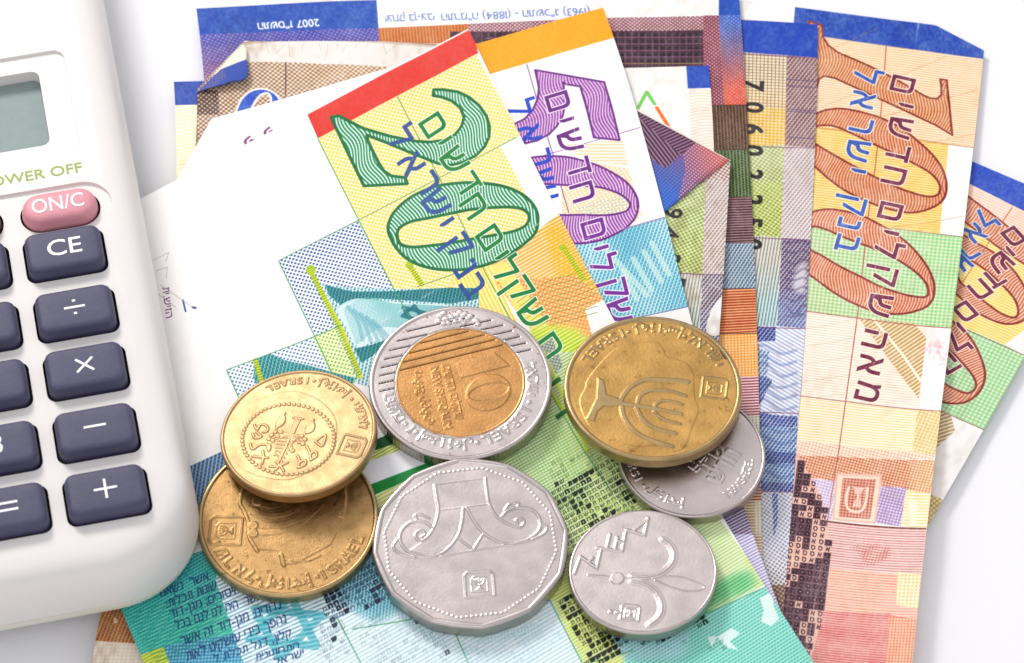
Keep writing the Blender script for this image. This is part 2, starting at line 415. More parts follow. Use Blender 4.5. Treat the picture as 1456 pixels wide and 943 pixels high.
# ------------------------------------------------------------------ table
def table():
    n = 60; x = np.linspace(-900, 900, n); y = np.linspace(-700, 1300, n); X, Y = np.meshgrid(x, y)
    v = np.stack([X.ravel(), Y.ravel(), np.full(X.size, -0.6)], -1)
    f = [(j * n + i, j * n + i + 1, (j + 1) * n + i + 1, (j + 1) * n + i) for j in range(n - 1) for i in range(n - 1)]
    m = mat('white_card', (242, 242, 245), 0.7, bump=0.03, bscale=700, spec=0.3)
    tag(mesh_obj('table_surface', v, f, m), kind='structure')
table()
# inks
WHT = (243, 241, 238)
RED, ORG = (224, 52, 40), (246, 166, 8)
GRN, DGR = (20, 138, 84), (8, 112, 58)
BLU, BL2 = (36, 82, 178), (44, 84, 150)
PUR, DPU = (150, 66, 160), (108, 34, 130)
MAR = (112, 24, 60)
TEA, NAV = (24, 140, 140), (20, 50, 110)
def numeral(cv, loops, ink, paper, edge, lw, pat, part=None, ang=0, pitch=.4, fr=.6):
    """outlined figure filled with fine waving lines; first loop is the outside, the others cut"""
    q = [orient(cv.P(smooth(l[0]) if l[1] else l[0]), 1 if i == 0 else -1) for i, l in enumerate(loops)]
    mb = cv.mask(q); m, bb = mb; U, V = cv.grid(bb)
    cv.paint(mb, paper, 1.0, part)
    cov = cv.pattern(pat, U, V, pitch, ang, fr)
    cv.paint((m * cov, bb), ink)
    for i, l in enumerate(loops): cv.line(smooth(l[0]) if l[1] else l[0], lw, edge, closed=True, part=part)
def micro(cv, rows, h, ink, words, alpha=1.0, dens=0.5):
    for (A, B) in rows:
        A = np.array(A, float); B = np.array(B, float); L = np.hypot(*(B - A)); n = max(int(L / (h * 31)), 1)
        for i in range(n):
            if rng.random() > dens: continue
            a = A + (B - A) * (i + .06) / n; b = A + (B - A) * (i + .9) / n
            cv.put(words[int(rng.integers(len(words)))], tuple(a), tuple(b), h, ink, bold=0.05 if rng.random() < .4 else 0.01, alpha=alpha * (0.7 + .3 * rng.random()))
# ================================================================== the eight banknotes, lowest first
# ---- hundred at the far right
n = Note([(875, 11), (600, 486), (330, 961)], [(1568, 309, 0), (1456, 505, .4), (1401, 611, .6), (1318, 750, .7), (1205, 943, .4)], 0.1, 1, 2, zpow=5.0, creases=[(0, 1, 34, .1), (.3, 1, 62, .08)])
cv = n.canvas()
B6, B7, B8 = C(1092, 200), C(1092, 400), C(1092, 600)
cv.region([(870, 5), (1575, 300), (1560, 345), (850, 50)] , (30, 70, 188), part=1, pat=None, noise=.0)
cv.region(B6((-400, -450), (1145, 245), (1454, 400), (1800, 560), (1700, 740), (1454, 640), (1045, 430), (-400, -150)), (250, 200, 172), (250, 232, 218), ('line', .42, 90, .5))
cv.region(B7((-400, -900), (1045, -369), (1454, -159), (1700, -40), (1560, 200), (1345, 360), (1045, 235), (-400, -350)), (242, 205, 96), (250, 234, 160), ('line', .42, 90, .5))
cv.region(B7((800, 140), (1045, 235), (1345, 360), (1454, 420), (1520, 450), (1230, 850), (985, 730), (700, 640)), (150, 208, 140), (216, 236, 200), ('dot', .55, 0, .55))
cv.region(B7((985, 733), (1040, 760), (1062, 850), (960, 943), (800, 900)), (176, 142, 84), (238, 222, 196), ('line', .5, 40, .5))
cv.region(B8((900, 400), (993, 442), (905, 600), (860, 640)), (200, 170, 96), (235, 222, 180), ('dot', .5, 20, .5))
numeral(cv, [(B6((1100, 290), (1250, 400), (1454, 560), (1700, 700), (1700, 860), (1454, 700), (1300, 600), (1090, 440)), False)], (200, 104, 72), (240, 200, 170), (140, 36, 30), .28, 'wavy', 2, 20)
numeral(cv, [(B6((1060, 540), (1200, 590), (1320, 665), (1420, 770), (1480, 900), (1470, 1000), (1400, 1040), (1300, 1030), (1180, 970), (1080, 880), (1000, 800)), True),
             (B6((1085, 790), (1150, 850), (1250, 930), (1330, 985), (1400, 1005), (1422, 970), (1400, 900), (1330, 820), (1230, 730), (1130, 670), (1050, 640)), True)],
        (200, 104, 72), (240, 200, 170), (140, 36, 30), .3, 'wavy', 2, 20)
numeral(cv, [(B7((1000, 200), (1045, 225), (1120, 285), (1180, 370), (1225, 480), (1230, 560), (1190, 640), (1110, 690), (1000, 688), (900, 640), (900, 260)), True),
             (B7((1000, 380), (1050, 410), (1110, 470), (1165, 540), (1182, 590), (1160, 627), (1110, 632), (1010, 585), (930, 520), (930, 400)), True)],
        (200, 104, 72), (240, 200, 170), (140, 36, 30), .3, 'wavy', 2, 20)
cv.line(B6((1390, 375), (1240, 600), (1110, 800), (1000, 980)), .12, (190, 90, 70))
for z, c in ((B7, ((980, 735), (1240, 850))), (B7, ((1045, 237), (1454, 420)))): cv.line(z(*c), .12, (150, 90, 90))
A_ = 118
for ch, c in (('\u05dd', (1395, 545)), ('\u05d9', (1375, 628)), ('\u05e9', (1320, 690)), ('\u05d3', (1285, 780)), ('\u05d7', (1205, 845))):
    cv.glyph(ch, B6(c)[0], 2.7, A_, MAR, .012, halo=((250, 235, 215), .03), part=3)
for ch, c in (('\u05dd', (1122, 172)), ('\u05d9', (1095, 262)), ('\u05dc', (1085, 348)), ('\u05e7', (1010, 450))):
    cv.glyph(ch, B7(c)[0], 2.7, A_, MAR, .012, halo=((250, 235, 215), .03), part=3)
for ch, c in (('\u05dc', (1242, 445)), ('\u05d0', (1175, 525)), ('\u05e8', (1140, 625)), ('\u05e9', (1085, 700))):
    cv.glyph(ch, B6(c)[0], 2.7, A_, BLU, .012, halo=((250, 235, 215), .025), part=3)
PARTS = [None, ('edge_band',), ('numeral',), ('lettering',), ('emblem',), ('text_panel',), ('corner_square',), ('green_bar',), ('corner_square',)]
n.build('hundred note with blue top band, turned furthest right in the fan', PARTS)
# ---- big hundred on the right
n = Note([(650, -48, 0), (600, 420, .2), (520, 943, .2)],
         [(1403, 45, 0), (1397, 84, 0), (1385, 208, .2), (1378, 260, .4), (1369, 325, .7), (1361, 412, 1.0), (1353, 465, 1.2), (1342, 550, 1.5), (1332, 640, 1.8), (1323, 705, 2.0), (1316, 755, 2.1), (1309, 817, 2.2), (1298, 943, 2.3)], 0.6, 2, 3, zpow=10.0, creases=[(0.02, 1, 36.5, .12), (.05, 1, 73, .1), (1, 0.05, 62, .06), (.8, .6, 76, .05)])
cv = n.canvas(res=15)
B5 = C(1092, 0)
cv.region(B5((155, 30), (500, 65), (780, 110), (1080, 150), (1260, 180), (1255, 345), (1215, 335), (940, 298), (650, 258), (315, 210), (140, 190)), (14, 64, 172), None, None, part=1, noise=.05)
cv.region(B5((-100, 160), (140, 190), (315, 210), (650, 258), (940, 298), (1240, 338), (1185, 842), (860, 797), (270, 715), (-100, 660)), (240, 186, 126), (250, 230, 204), ('line', .4, 90, .45))
cv.region(B5((-100, 660), (270, 715), (860, 797), (1025, 820)) + B6((1025, 25), (975, 530), (740, 500), (100, 420), (-200, 380)), (238, 186, 78), (249, 228, 150), ('line', .4, 90, .5))
cv.region(B6((-200, 390), (250, 450), (740, 503), (1115, 549)) + B7((1045, 266), (230, 172), (-100, 130)), (160, 200, 130), (220, 234, 190), ('dot', .55, 0, .5), grad=((148, 214, 142), B6((300, 600))[0], B6((1000, 600))[0]))
cv.region(B7((-100, 140), (230, 172), (900, 250), (860, 720), (190, 652), (-100, 620)), (236, 214, 180), (249, 241, 229), ('line', .4, 90, .2))
cv.region(B7((510, 205), (830, 240), (900, 320), (857, 668)), (196, 152, 84), (240, 222, 186), ('line', .5, 45, .5))
cv.line(B7((600, 215), (760, 410), (870, 570)), .35, (252, 246, 224))
for k in range(5): cv.line(B7((200, 270 + k * 100), (350, 250 + k * 100), (480, 215 + k * 105)), .1, (200, 180, 140), alpha=.5, sm=True)
cv.region(B7((-100, 620), (190, 654), (990, 740)) + B8((955, 185), (165, 100), (-100, 70)), (244, 216, 140), (250, 240, 216), ('line', .4, 90, .35))
cv.region(B7((850, 725), (985, 738)) + B8((955, 190), (820, 170)), (226, 190, 110), (246, 228, 184), ('dot', .5, 15, .5))
cv.region(B8((-100, 60), (165, 100), (955, 185), (950, 210), (165, 190), (-100, 160)), (236, 178, 140), (250, 232, 214), ('dot', .45, 10, .42))
cv.region(B8((-100, 160), (165, 190), (420, 198), (955, 215), (925, 410), (640, 365), (380, 335), (150, 305)), (204, 112, 76), (244, 212, 178), ('dot', .4, 10, .55), grad=((216, 160, 104), B8((780, 300))[0], B8((860, 300))[0]))
cv.region(B8((200, 320), (385, 335), (370, 560), (200, 540)), (196, 170, 206), (240, 230, 242), ('dot', .42, 10, .5))
cv.region(B8((640, 365), (785, 375), (755, 592), (610, 575)), (170, 138, 190), (236, 222, 238), ('dot', .42, 10, .6))
cv.region(B8((785, 385), (925, 412), (900, 605), (755, 590)), (240, 214, 130), (252, 243, 218), ('line', .45, 90, .3))
cv.region(B8((800, 440), (850, 450), (835, 590), (800, 585)), (250, 240, 215), None, None)
cv.region(B8((390, 290), (650, 300), (610, 580), (365, 558)), (236, 196, 176), None, None, part=4)
cv.region(B8((400, 305), (635, 315), (600, 565), (378, 545)), (250, 226, 200), None, None, part=4)
cv.region(B8((425, 318), (615, 325), (582, 552), (400, 538)), (190, 98, 78), (236, 180, 156), ('dot', .42, 0, .54), part=4)
cv.line(B8((460, 372), (445, 430), (452, 490), (500, 512), (540, 495), (558, 440), (566, 375)), .34, (246, 220, 200), sm=True, part=4)
cv.region(B8((480, 368), (548, 375), (520, 420), (532, 486), (476, 484), (505, 424)), (246, 218, 200), (226, 140, 120), ('dot', .36, 0, .7), part=4)
cv.region(B8((100, 540), (340, 562), (900, 606), (870, 865), (600, 850), (330, 830), (60, 810)), (204, 128, 124), (250, 220, 212), ('line', .36, 90, .42))
cv.region(B8((440, 720), (520, 690), (690, 700), (680, 790), (560, 830), (500, 870), (530, 760)), (190, 92, 74), None, ('dot', .4, 10, .42), sm=True, alpha=.8, soft=0.5)
cv.region(B8((60, 810), (330, 830), (600, 852), (870, 868), (845, 1200), (560, 1180), (40, 1120)), (232, 150, 116), (250, 212, 190), ('line', .38, 90, .45), grad=((228, 160, 140), B8((300, 800))[0], B8((300, 1200))[0]))
cv.region(B8((735, 850), (872, 868), (850, 1060), (730, 1040)), (236, 200, 120), (250, 240, 205), ('dot', .5, 0, .35))
Bq = C(1060, 600, 2.75)
cv.region(Bq((180, 735), (330, 740), (560, 750), (590, 760), (670, 770), (640, 1100), (100, 1100)), (206, 96, 96), (240, 176, 164), ('line', .34, 90, .5), noise=.2)
cv.region(Bq((560, 760), (672, 770), (650, 1000), (545, 1000)), (226, 130, 96), (246, 200, 166), ('cross', .4, 90, .3))
cv.line(B8((335, 565), (895, 606)), .22, (116, 50, 36)); 
cv.line(B5((672, 260), (645, 600), (610, 943)) + B6((570, 420),) + B7((515, 150), (440, 690), (405, 943)) + B8((330, 620),), .14, (186, 74, 64))
cv.line(B5((-100, 680), (860, 797), (1190, 842)), .12, (170, 110, 60)); cv.line(B6((-100, 400), (740, 503), (1110, 548)), .12, (150, 110, 80))
cv.line(B7((-100, 140), (230, 172), (1045, 266)), .14, (176, 90, 80)); cv.line(B7((-100, 620), (190, 652), (990, 738)), .14, (170, 100, 100))
for k, (a, b) in enumerate([((270, 310), (620, 160)), ((300, 610), (1010, 320)), ((300, 750), (1190, 510)), ((600, 860), (1180, 760)), ((300, 1010), (900, 930)), ((700, 1290), (1100, 1230))]):
    cv.line(B5(a, ((a[0] + b[0]) / 2, (a[1] + b[1]) / 2 + 8), b), .1, (190, 130, 60), alpha=.55)
numeral(cv, [(B5((230, 120), (285, 138), (308, 145), (312, 210), (345, 260), (400, 300), (520, 350), (640, 405), (760, 470), (880, 540), (920, 558), (960, 562), (985, 540), (985, 490), (978, 450), (1015, 455), (1047, 768), (950, 710), (800, 640), (640, 565), (480, 490), (380, 445), (320, 432), (290, 450), (275, 500), (200, 500)), False)],
        (190, 96, 50), (238, 190, 140), (132, 34, 26), .3, 'wavy', 2, 3)
numeral(cv, [(B5((120, 700), (265, 650), (330, 625), (420, 618), (520, 635), (640, 670), (760, 730), (860, 810), (930, 875), (985, 950), (1012, 1030), (1010, 1100), (980, 1150), (920, 1185), (830, 1208), (740, 1200), (600, 1160), (450, 1090), (350, 1020), (270, 950), (150, 850)), True),
             (B5((265, 722), (330, 712), (400, 725), (500, 770), (620, 828), (740, 885), (850, 940), (930, 990), (975, 1050), (970, 1100), (930, 1117), (870, 1110), (760, 1075), (640, 1022), (500, 950), (400, 895), (265, 815), (210, 770)), True)],
        (192, 92, 54), (240, 186, 140), (138, 34, 26), .32, 'wavy', 2, 3)
numeral(cv, [(B6((150, 450), (255, 405), (340, 390), (430, 400), (540, 430), (640, 480), (740, 540), (830, 620), (900, 710), (940, 800), (942, 880), (910, 935), (850, 965), (760, 984), (640, 979), (520, 939), (400, 879), (300, 809), (200, 730), (120, 640)), True),
             (B6((250, 490), (330, 505), (420, 545), (540, 590), (640, 630), (740, 680), (830, 740), (890, 800), (910, 850), (900, 885), (850, 888), (760, 870), (640, 830), (520, 770), (400, 710), (300, 650), (240, 618), (205, 550)), True)],
        (200, 98, 66), (240, 192, 156), (140, 36, 30), .32, 'wavy', 2, 3)
HB = dict(halo=((250, 236, 215), .03), part=3)
for z, l in ((B5, (('\u05dd', 765, 480), ('\u05d9', 785, 600), ('\u05e9', 750, 725), ('\u05d3', 738, 868))), (B6, (('\u05d7', 715, 200), ('\u05dd', 695, 402), ('\u05d9', 702, 525), ('\u05dc', 690, 620), ('\u05e7', 640, 765))),
             (B7, (('\u05e9', 635, 135), ('\u05d4', 605, 330), ('\u05d0', 580, 475), ('\u05de', 566, 628)))):
    for ch, x, y in l: cv.glyph(ch, z((x, y))[0], 3.05, 97, MAR, .01, wx=1.05, **HB)
for z, l in ((B5, (('\u05dc', 572, 430), ('\u05d0', 540, 568), ('\u05e8', 530, 712), ('\u05e9', 510, 855))), (B6, (('\u05d9', 515, 172), ('\u05e7', 465, 365), ('\u05e0', 462, 470), ('\u05d1', 450, 585)))):
    for ch, x, y in l: cv.glyph(ch, z((x, y))[0], 3.0, 97, BLU, .01, wx=1.05, **HB)
for k in range(26):
    c = B7((930 + rng.normal() * 30 + (70 if k % 2 else 0), 400 + rng.normal() * 38))[0]
    cv.region([(c[0] + math.cos(t) * r, c[1] + math.sin(t) * r) for t, r in zip(np.linspace(0, 5.6, 7), rng.uniform(1, 4.5, 7))], (245, 170, 190), None, None, alpha=.35, sm=True)
# dark column of small letters
pl = Bq((195, 110), (235, 180), (270, 240), (300, 300), (318, 380), (325, 460), (330, 520), (330, 600), (310, 700), (290, 800), (255, 930), (230, 1050), (100, 1050), (140, 640), (170, 380))
cv.region(pl, (236, 190, 170), None, None, part=5)
uvp = cv.uv(pl); uu0, uu1, vv0, vv1 = uvp[:, 0].min(), uvp[:, 0].max(), uvp[:, 1].min(), min(uvp[:, 1].max(), cv.v1)
mb = cv.mask([orient(cv.tocan(uvp))]); inside = np.zeros((cv.H, cv.W), bool); x0, x1, y0, y1 = mb[1]; inside[y0:y1, x0:x1] = mb[0] > .6
for iv, vv in enumerate(np.arange(vv0, vv1, .92)):
    for iu, u in enumerate(np.arange(uu0, uu1, .98)):
        x, y = int((u - cv.u0) * cv.res), int((vv - cv.v0) * cv.res)
        if 0 <= x < cv.W and 0 <= y < cv.H and inside[y, x]:
            q = 0.5 + 0.5 * math.sin(iv * .42 + iu * .5) * math.cos(iv * .17) + rng.normal() * .2
            dark = q > .42
            if dark: cv.paint(cv.mask([orient(cv.tocan(np.array([(u - .5, vv - .45), (u + .5, vv - .45), (u + .5, vv + .45), (u - .5, vv + .45)])))]), (58, 20, 44), .8)
            cv.glyph('\u05e1' if (iu + iv) % 3 else '\u05d0', (u, vv), .62, 4, (52, 14, 36) if not dark else (40, 8, 28), .045 if dark else .015, uvspace=True, wx=.9)
            if dark: cv.paint(cv.mask([orient(cv.tocan(np.array([(u - .07, vv - .07), (u + .07, vv - .07), (u + .07, vv + .07), (u - .07, vv + .07)])))]), (220, 170, 160), .8)
n.build('hundred note with a clipped top right corner and a square emblem low down', PARTS, fadeamt=.42, dirt=.08, cuts=[(B5((1080, 165))[0], B5((1225, 240))[0])])
# ---- note with the row of serial figures
n = Note([(402, -12), (385, 400), (330, 943)], [(1163, 36), (1159, 159), (1158, 254), (1156, 280), (1150, 394), (1142, 494), (1136, 585), (1131, 640), (1126, 725), (1118, 825), (1108, 943)], 1.25, 2, 3, creases=[(0, 1, 36, .08), (.1, 1, 66, .08)])
cv = n.canvas()
cv.region([(990, 15), (1170, 32), (1170, 83), (1057, 75), (990, 70)], (14, 64, 178), None, None, part=1, noise=.05)
cv.region([(990, 70), (1119, 79), (1116, 207), (990, 205)], (160, 130, 100), (238, 226, 196), ('cross', .5, 90, .24), grad=((216, 150, 30), (1085, 110), (1085, 190)))
cv.region([(990, 150), (1118, 155), (1116, 207), (990, 205)], (240, 190, 60), None, ('cross', .5, 90, .55), alpha=.6)
cv.region([(1119, 79), (1170, 83), (1170, 212), (1116, 207)], (112, 70, 76), (216, 192, 186), ('weave', .46, 30, .6), noise=.15)
for y in (113, 122, 155, 158, 195): cv.line([(1119, y), (1165, y + 3)], .22, (80, 56, 110), alpha=.5)
cv.region([(990, 205), (1116, 207), (1110, 338), (990, 330)], (160, 176, 110), (226, 230, 186), ('dot', .48, 30, .5), grad=((120, 132, 10), (1090, 225), (1090, 330)))
cv.region([(990, 255), (1114, 260), (1110, 338), (990, 330)], (196, 210, 90), None, ('dot', .48, 60, .5), alpha=.55)
cv.region([(1116, 207), (1170, 212), (1160, 342), (1110, 338)], (176, 158, 158), (236, 228, 226), ('weave', .46, 30, .52), noise=.1)
cv.region([(990, 330), (1112, 338), (1105, 464), (990, 460)], (150, 146, 126), (226, 224, 214), ('line', .42, 5, .45), grad=((84, 160, 176), (1090, 370), (1090, 440)))
cv.region([(1112, 338), (1165, 342), (1155, 468), (1105, 464)], (84, 62, 96), (206, 198, 212), ('weave', .46, 30, .62), noise=.1, grad=((90, 110, 168), (1130, 400), (1130, 440)))
cv.region([(1124, 412), (1128, 385), (1137, 372), (1152, 368), (1150, 416), (1136, 420)], (236, 234, 236), None, ('weave', .46, 30, .75), sm=True, alpha=.8, soft=.5)
cv.region([(990, 460), (1105, 464), (1160, 468), (1150, 700), (1060, 697), (990, 695)], (176, 186, 220), (240, 242, 250), ('line', .5, 120, .35))
cv.region([(1060, 464), (1103, 465), (1102, 485), (1060, 486)], (48, 60, 140), (196, 206, 232), ('weave', .46, 30, .66))
cv.region([(1060, 490), (1094, 500), (1090, 540), (1060, 560)], (90, 130, 180), (226, 232, 244), ('weave', .46, 30, .5))
cv.region([(1060, 536), (1096, 540), (1090, 556), (1080, 575), (1060, 590)], (60, 76, 150), (196, 206, 232), ('weave', .46, 30, .62), sm=True)
cv.region([(1060, 580), (1100, 590), (1134, 592), (1134, 606), (1104, 612), (1060, 604)], (50, 66, 140), (206, 214, 236), ('weave', .46, 30, .62))
cv.region([(1060, 606), (1136, 608), (1128, 700), (1060, 697)], (70, 110, 166), (216, 226, 240), ('weave', .46, 30, .56))
cv.region([(1060, 640), (1136, 644), (1134, 658), (1090, 660), (1060, 652)], (44, 64, 130), (190, 200, 226), ('weave', .46, 30, .66))
cv.region([(1060, 684), (1130, 687), (1129, 699), (1060, 697)], (50, 66, 136), (200, 208, 230), ('weave', .46, 30, .66))
cv.region([(1060, 699), (1140, 700), (1120, 960), (1000, 960)], (150, 150, 166), (232, 232, 240), ('dot', .46, 30, .42), grad=((96, 70, 64), (1100, 790), (1100, 850)))
cv.region([(1098, 702), (1106, 702), (1106, 740), (1100, 765)], (60, 90, 160), None, ('weave', .46, 30, .6))
cv.region([(1040, 832), (1120, 832), (1115, 960), (1040, 960)], (110, 76, 60), (200, 176, 160), ('dot', .46, 30, .62))
for k in range(9): cv.line([(1118, 345 + k * 13), (1130, 350 + k * 13 + rng.normal() * 4), (1142, 343 + k * 13), (1152, 348 + k * 13)], .35, (70, 54, 96), sm=True, alpha=.35)
for k in range(12): cv.line([(1062, 500 + k * 16), (1085, 494 + k * 16 + rng.normal() * 5), (1110, 503 + k * 16), (1132, 498 + k * 16)], .45, (64, 90, 156), sm=True, alpha=.3)
for c in ([(1050, 76), (1170, 84)], [(990, 205), (1165, 211)], [(990, 335), (1160, 342)], [(990, 463), (1155, 468)], [(1050, 585), (1140, 588)], [(1040, 698), (1135, 700)]): cv.line(c, .12, (130, 70, 120))
for ch, y in (('7', 122), ('0', 153), ('6', 184), ('0', 214), ('2', 248), ('2', 284), ('5', 316), ('0', 347)):
    cv.glyph(ch, (1072 - (y - 122) * .012, y), 2.45, 92, (26, 24, 26), .035, part=3, ref='8', wx=1.0)
n.build('note with a row of black serial figures running down beside the big hundred note', PARTS)
# ---- upside-down note along the top
n = Note([(279, 12), (290, 112), (290, 500), (265, 943)], [(1050, -22), (1053, 64), (1061, 127), (1067, 207), (1070, 286), (1072, 356), (1075, 463), (1077, 540), (1080, 639), (1084, 702), (1085, 795), (1084, 943)], 1.9, 3, 3)
cv = n.canvas(base=(246, 243, 240))
cv.region([(260, 5), (533, -25), (539, 53), (284, 56), (270, 56)], (14, 66, 172), None, None, part=1, noise=.12)
cv.region([(387, 0), (413, -12), (416, 6), (388, 8)], (24, 60, 170), None, None, alpha=.6)
cv.region([(260, 50), (539, 40), (541, 80), (545, 160), (290, 160)], (70, 70, 170), (150, 140, 200), ('dot', .5, 30, .7), grad=((150, 90, 130), (300, 60), (306, 112)))
cv.region([(538, 40), (666, 34), (672, 130), (542, 130)], (190, 92, 30), (226, 160, 90), ('weave', .42, 0, .66))
cv.region([(666, 34), (885, 25), (1024, 22), (1026, 150), (1000, 150), (670, 140)], (142, 80, 92), (230, 206, 210), ('dot', .42, 45, .62))
cv.region([(640, 45), (885, 44), (1000, 43), (1001, 110), (640, 120)], (52, 22, 42), None, None, noise=.2)
uv = cv.uv([(690, 50), (1000, 46)]);
for j in range(7):
    for i in range(32):
        x = 690 + i * 9.7; y = 50 + j * 9.4
        cv.glyph('\u05e6' if i % 2 else '\u05dd', (x, y), .5, 180, (18, 6, 16), .05)
    cv.line([(690, 54.5 + j * 9.4), (1000, 52.5 + j * 9.4)], .12, (170, 110, 150) if j < 4 else (200, 170, 90), alpha=.8)
for i in range(33): cv.line([(685 + i * 9.7, 46), (685 + i * 9.7, 98)], .1, (160, 100, 140), alpha=.55)
cv.region([(1022, -20), (1060, -20), (1060, 22), (1022, 22)], (20, 80, 180), None, None, part=6)
cv.region([(1020, 22), (1070, 22), (1072, 152), (1028, 150)], (60, 100, 196), (170, 180, 220), ('dot', .42, 45, .8), grad=((226, 84, 40), (1040, 30), (1046, 128)))
cv.region([(1000, 22), (1022, 22), (1030, 150), (1000, 150)], (130, 52, 74), (220, 170, 176), ('dot', .42, 45, .66))
cv.region([(990, 150), (1080, 148), (1080, 214), (990, 214)], (60, 36, 24), (170, 126, 84), ('weave', .42, 0, .7))
cv.region([(990, 214), (1080, 213), (1080, 281), (990, 281)], (44, 66, 40), (150, 170, 96), ('weave', .44, 0, .68))
cv.region([(990, 281), (1080, 280), (1080, 346), (990, 346)], (66, 34, 40), (176, 130, 140), ('line', .42, 90, .7))
cv.region([(990, 346), (1082, 345), (1082, 411), (990, 411)], (84, 110, 134), (204, 214, 220), ('weave', .44, 30, .58))
cv.region([(990, 411), (1082, 410), (1082, 475), (990, 475)], (172, 62, 14), (240, 176, 120), ('line', .42, 90, .64))
cv.region([(990, 475), (1084, 474), (1084, 536), (990, 536)], (240, 160, 60), (250, 220, 170), ('cross', .42, 90, .4))
cv.region([(990, 536), (1084, 535), (1084, 593), (990, 593)], (150, 70, 84), (244, 208, 206), ('line', .42, 90, .5))
cv.region([(990, 593), (1086, 592), (1086, 645), (990, 645)], (190, 186, 150), (238, 236, 222), ('cross', .42, 90, .2))
cv.region([(990, 690), (1090, 690), (1090, 712), (990, 712)], (170, 90, 60), (236, 200, 170), ('line', .42, 90, .5))
cv.region([(990, 712), (1090, 712), (1090, 960), (990, 960)], (206, 180, 130), (238, 234, 222), ('cross', .42, 90, .12))
cv.region([(1060, 712), (1072, 712), (1076, 960), (1060, 960)], (190, 140, 70), (236, 226, 200), ('line', .42, 90, .45))
cv.region([(1060, 760), (1090, 760), (1092, 960), (1060, 960)], (196, 140, 90), (238, 222, 200), ('line', .42, 90, .45))
for y in (150, 213, 281, 346, 411, 475): cv.line([(1020, y), (1085, y - 1)], .12, (70, 40, 50))
TB = (96, 130, 200)
cv.put('(1963) \u05d2"\u05db\u05e9\u05ea\u05d4 - (1884) \u05d4"\u05de\u05e8\u05ea\u05d4', (838, 11), (627, 20), 1.15, TB, 0.005, part=3)
cv.put('\u05d9\u05d1\u05e6-\u05df\u05d1 \u05e7\u05d7\u05e6\u05d9', (617, 19), (547, 22), 1.15, TB, 0.005, part=3)
cv.put('2007 \u05d6"\u05e1\u05e9\u05ea\u05d4', (453, 27), (366, 33), 1.1, (240, 244, 250), 0.01, part=3)
n.build('note lying upside down along the top with a dated line of small blue writing', PARTS)
# ---- white note with small blue corner squares
n = Note([(247, 117), (251, 258), (225, 600), (190, 943)], [(1008, 93), (1014, 215), (1018, 300), (1012, 485), (1000, 700), (985, 943)], 2.5, 3, 3)
cv = n.canvas(base=(246, 243, 240))
cv.region([(240, 110), (292, 110), (285, 149), (240, 150)], (20, 60, 170), None, None, part=6, noise=.2)
cv.region([(975, 88), (1015, 88), (1015, 125), (978, 126)], (18, 66, 180), None, None, part=8, noise=.1)
cv.region([(240, 150), (330, 149), (330, 420), (240, 420)], (248, 238, 190), (253, 250, 228), ('line', .6, 80, .4))
cv.region([(980, 127), (1020, 126), (1024, 330), (980, 330)], (246, 214, 190), (250, 240, 232), ('wavy', .5, 90, .4))
D3 = C(680, 80)
cv.line(D3((895, 318), (957, 203), (1002, 272)), .5, (120, 206, 96)); cv.line(D3((1014, 292), (1097, 426)), .5, (238, 120, 30))
n.build('white note with blue corner squares and a green and orange angle mark', PARTS)
# ---- crumpled brown note
def bendE(u, v): return 0.12 * np.exp(-((v - 6) / 6.0) ** 2) * (1 + np.sin(u * .35)) * .5
n = Note([(277, 59), (279, 212), (215, 560), (150, 857), (128, 943)], [(1045, 66), (1037, 240), (1036, 270), (1032, 347), (1026, 435), (1022, 485), (1005, 700), (985, 943)], 3.1, 3, 3, bend=bendE, creases=[(.4, 1, 14, .08), (-.5, 1, 5, .08), (1, .1, 20, .06)], crumple=.16)
cv = n.canvas(base=(236, 228, 221))
Q3 = C(200, 0, 3.628)
cv.region([(260, 87), (350, 88), (420, 89), (556, 96), (760, 104), (760, 400), (260, 400)], (126, 92, 74), (240, 218, 190), ('dot', .5, 40, .52), noise=.1, grad=((160, 120, 90), (300, 130), (500, 100)))
cv.region([(260, 126), (310, 129), (312, 163), (260, 163)], (70, 46, 40), (214, 184, 160), ('dot', .5, 40, .66))
numeral(cv, [(Q3((455, 610), (485, 585), (515, 520), (555, 478), (600, 460), (650, 462), (695, 485), (722, 530), (730, 640), (600, 720), (470, 700)), True), (Q3((570, 580), (585, 535), (612, 497), (645, 480), (666, 492), (672, 530), (650, 640), (590, 660)), True)],
        (26, 78, 190), (40, 90, 200), (240, 232, 226), .3, 'line', 2)
cv.line(Q3((748, 320), (745, 560)), .15, (90, 40, 60))
cv.region([(920, 225), (1050, 225), (1050, 260), (920, 262)], (150, 116, 110), (236, 222, 210), ('dot', .46, 30, .5))
cv.region([(900, 250), (1003, 255), (999, 390), (900, 385)], (150, 170, 100), (226, 234, 190), ('dot', .48, 60, .5), grad=((140, 160, 20), (980, 270), (975, 385)))
cv.region([(1003, 255), (1050, 257), (1046, 391), (999, 390)], (166, 146, 138), (232, 222, 216), ('weave', .46, 30, .5), noise=.1)
cv.region([(900, 387), (999, 389), (992, 500), (900, 500)], (160, 156, 140), (228, 224, 214), ('line', .42, 5, .45), grad=((96, 150, 150), (985, 420), (985, 470)))
cv.region([(999, 390), (1046, 391), (1036, 520), (992, 520)], (100, 84, 100), (222, 216, 222), ('weave', .46, 30, .56), noise=.1, grad=((70, 84, 140), (1015, 430), (1015, 480)))
cv.region([(1004, 470), (1010, 445), (1022, 425), (1030, 428), (1028, 468), (1016, 478)], (240, 238, 236), None, ('weave', .46, 30, .9), sm=True)
cv.line([(940, 388), (1045, 391)], .14, (120, 80, 110))
for ch, x, y in (('9', 961, 303), ('4', 957, 331), ('2', 958, 368), ('5', 965, 400)): cv.glyph(ch, (x - 4, y), 2.4, 100, (44, 38, 40), .02, part=3, ref='8')
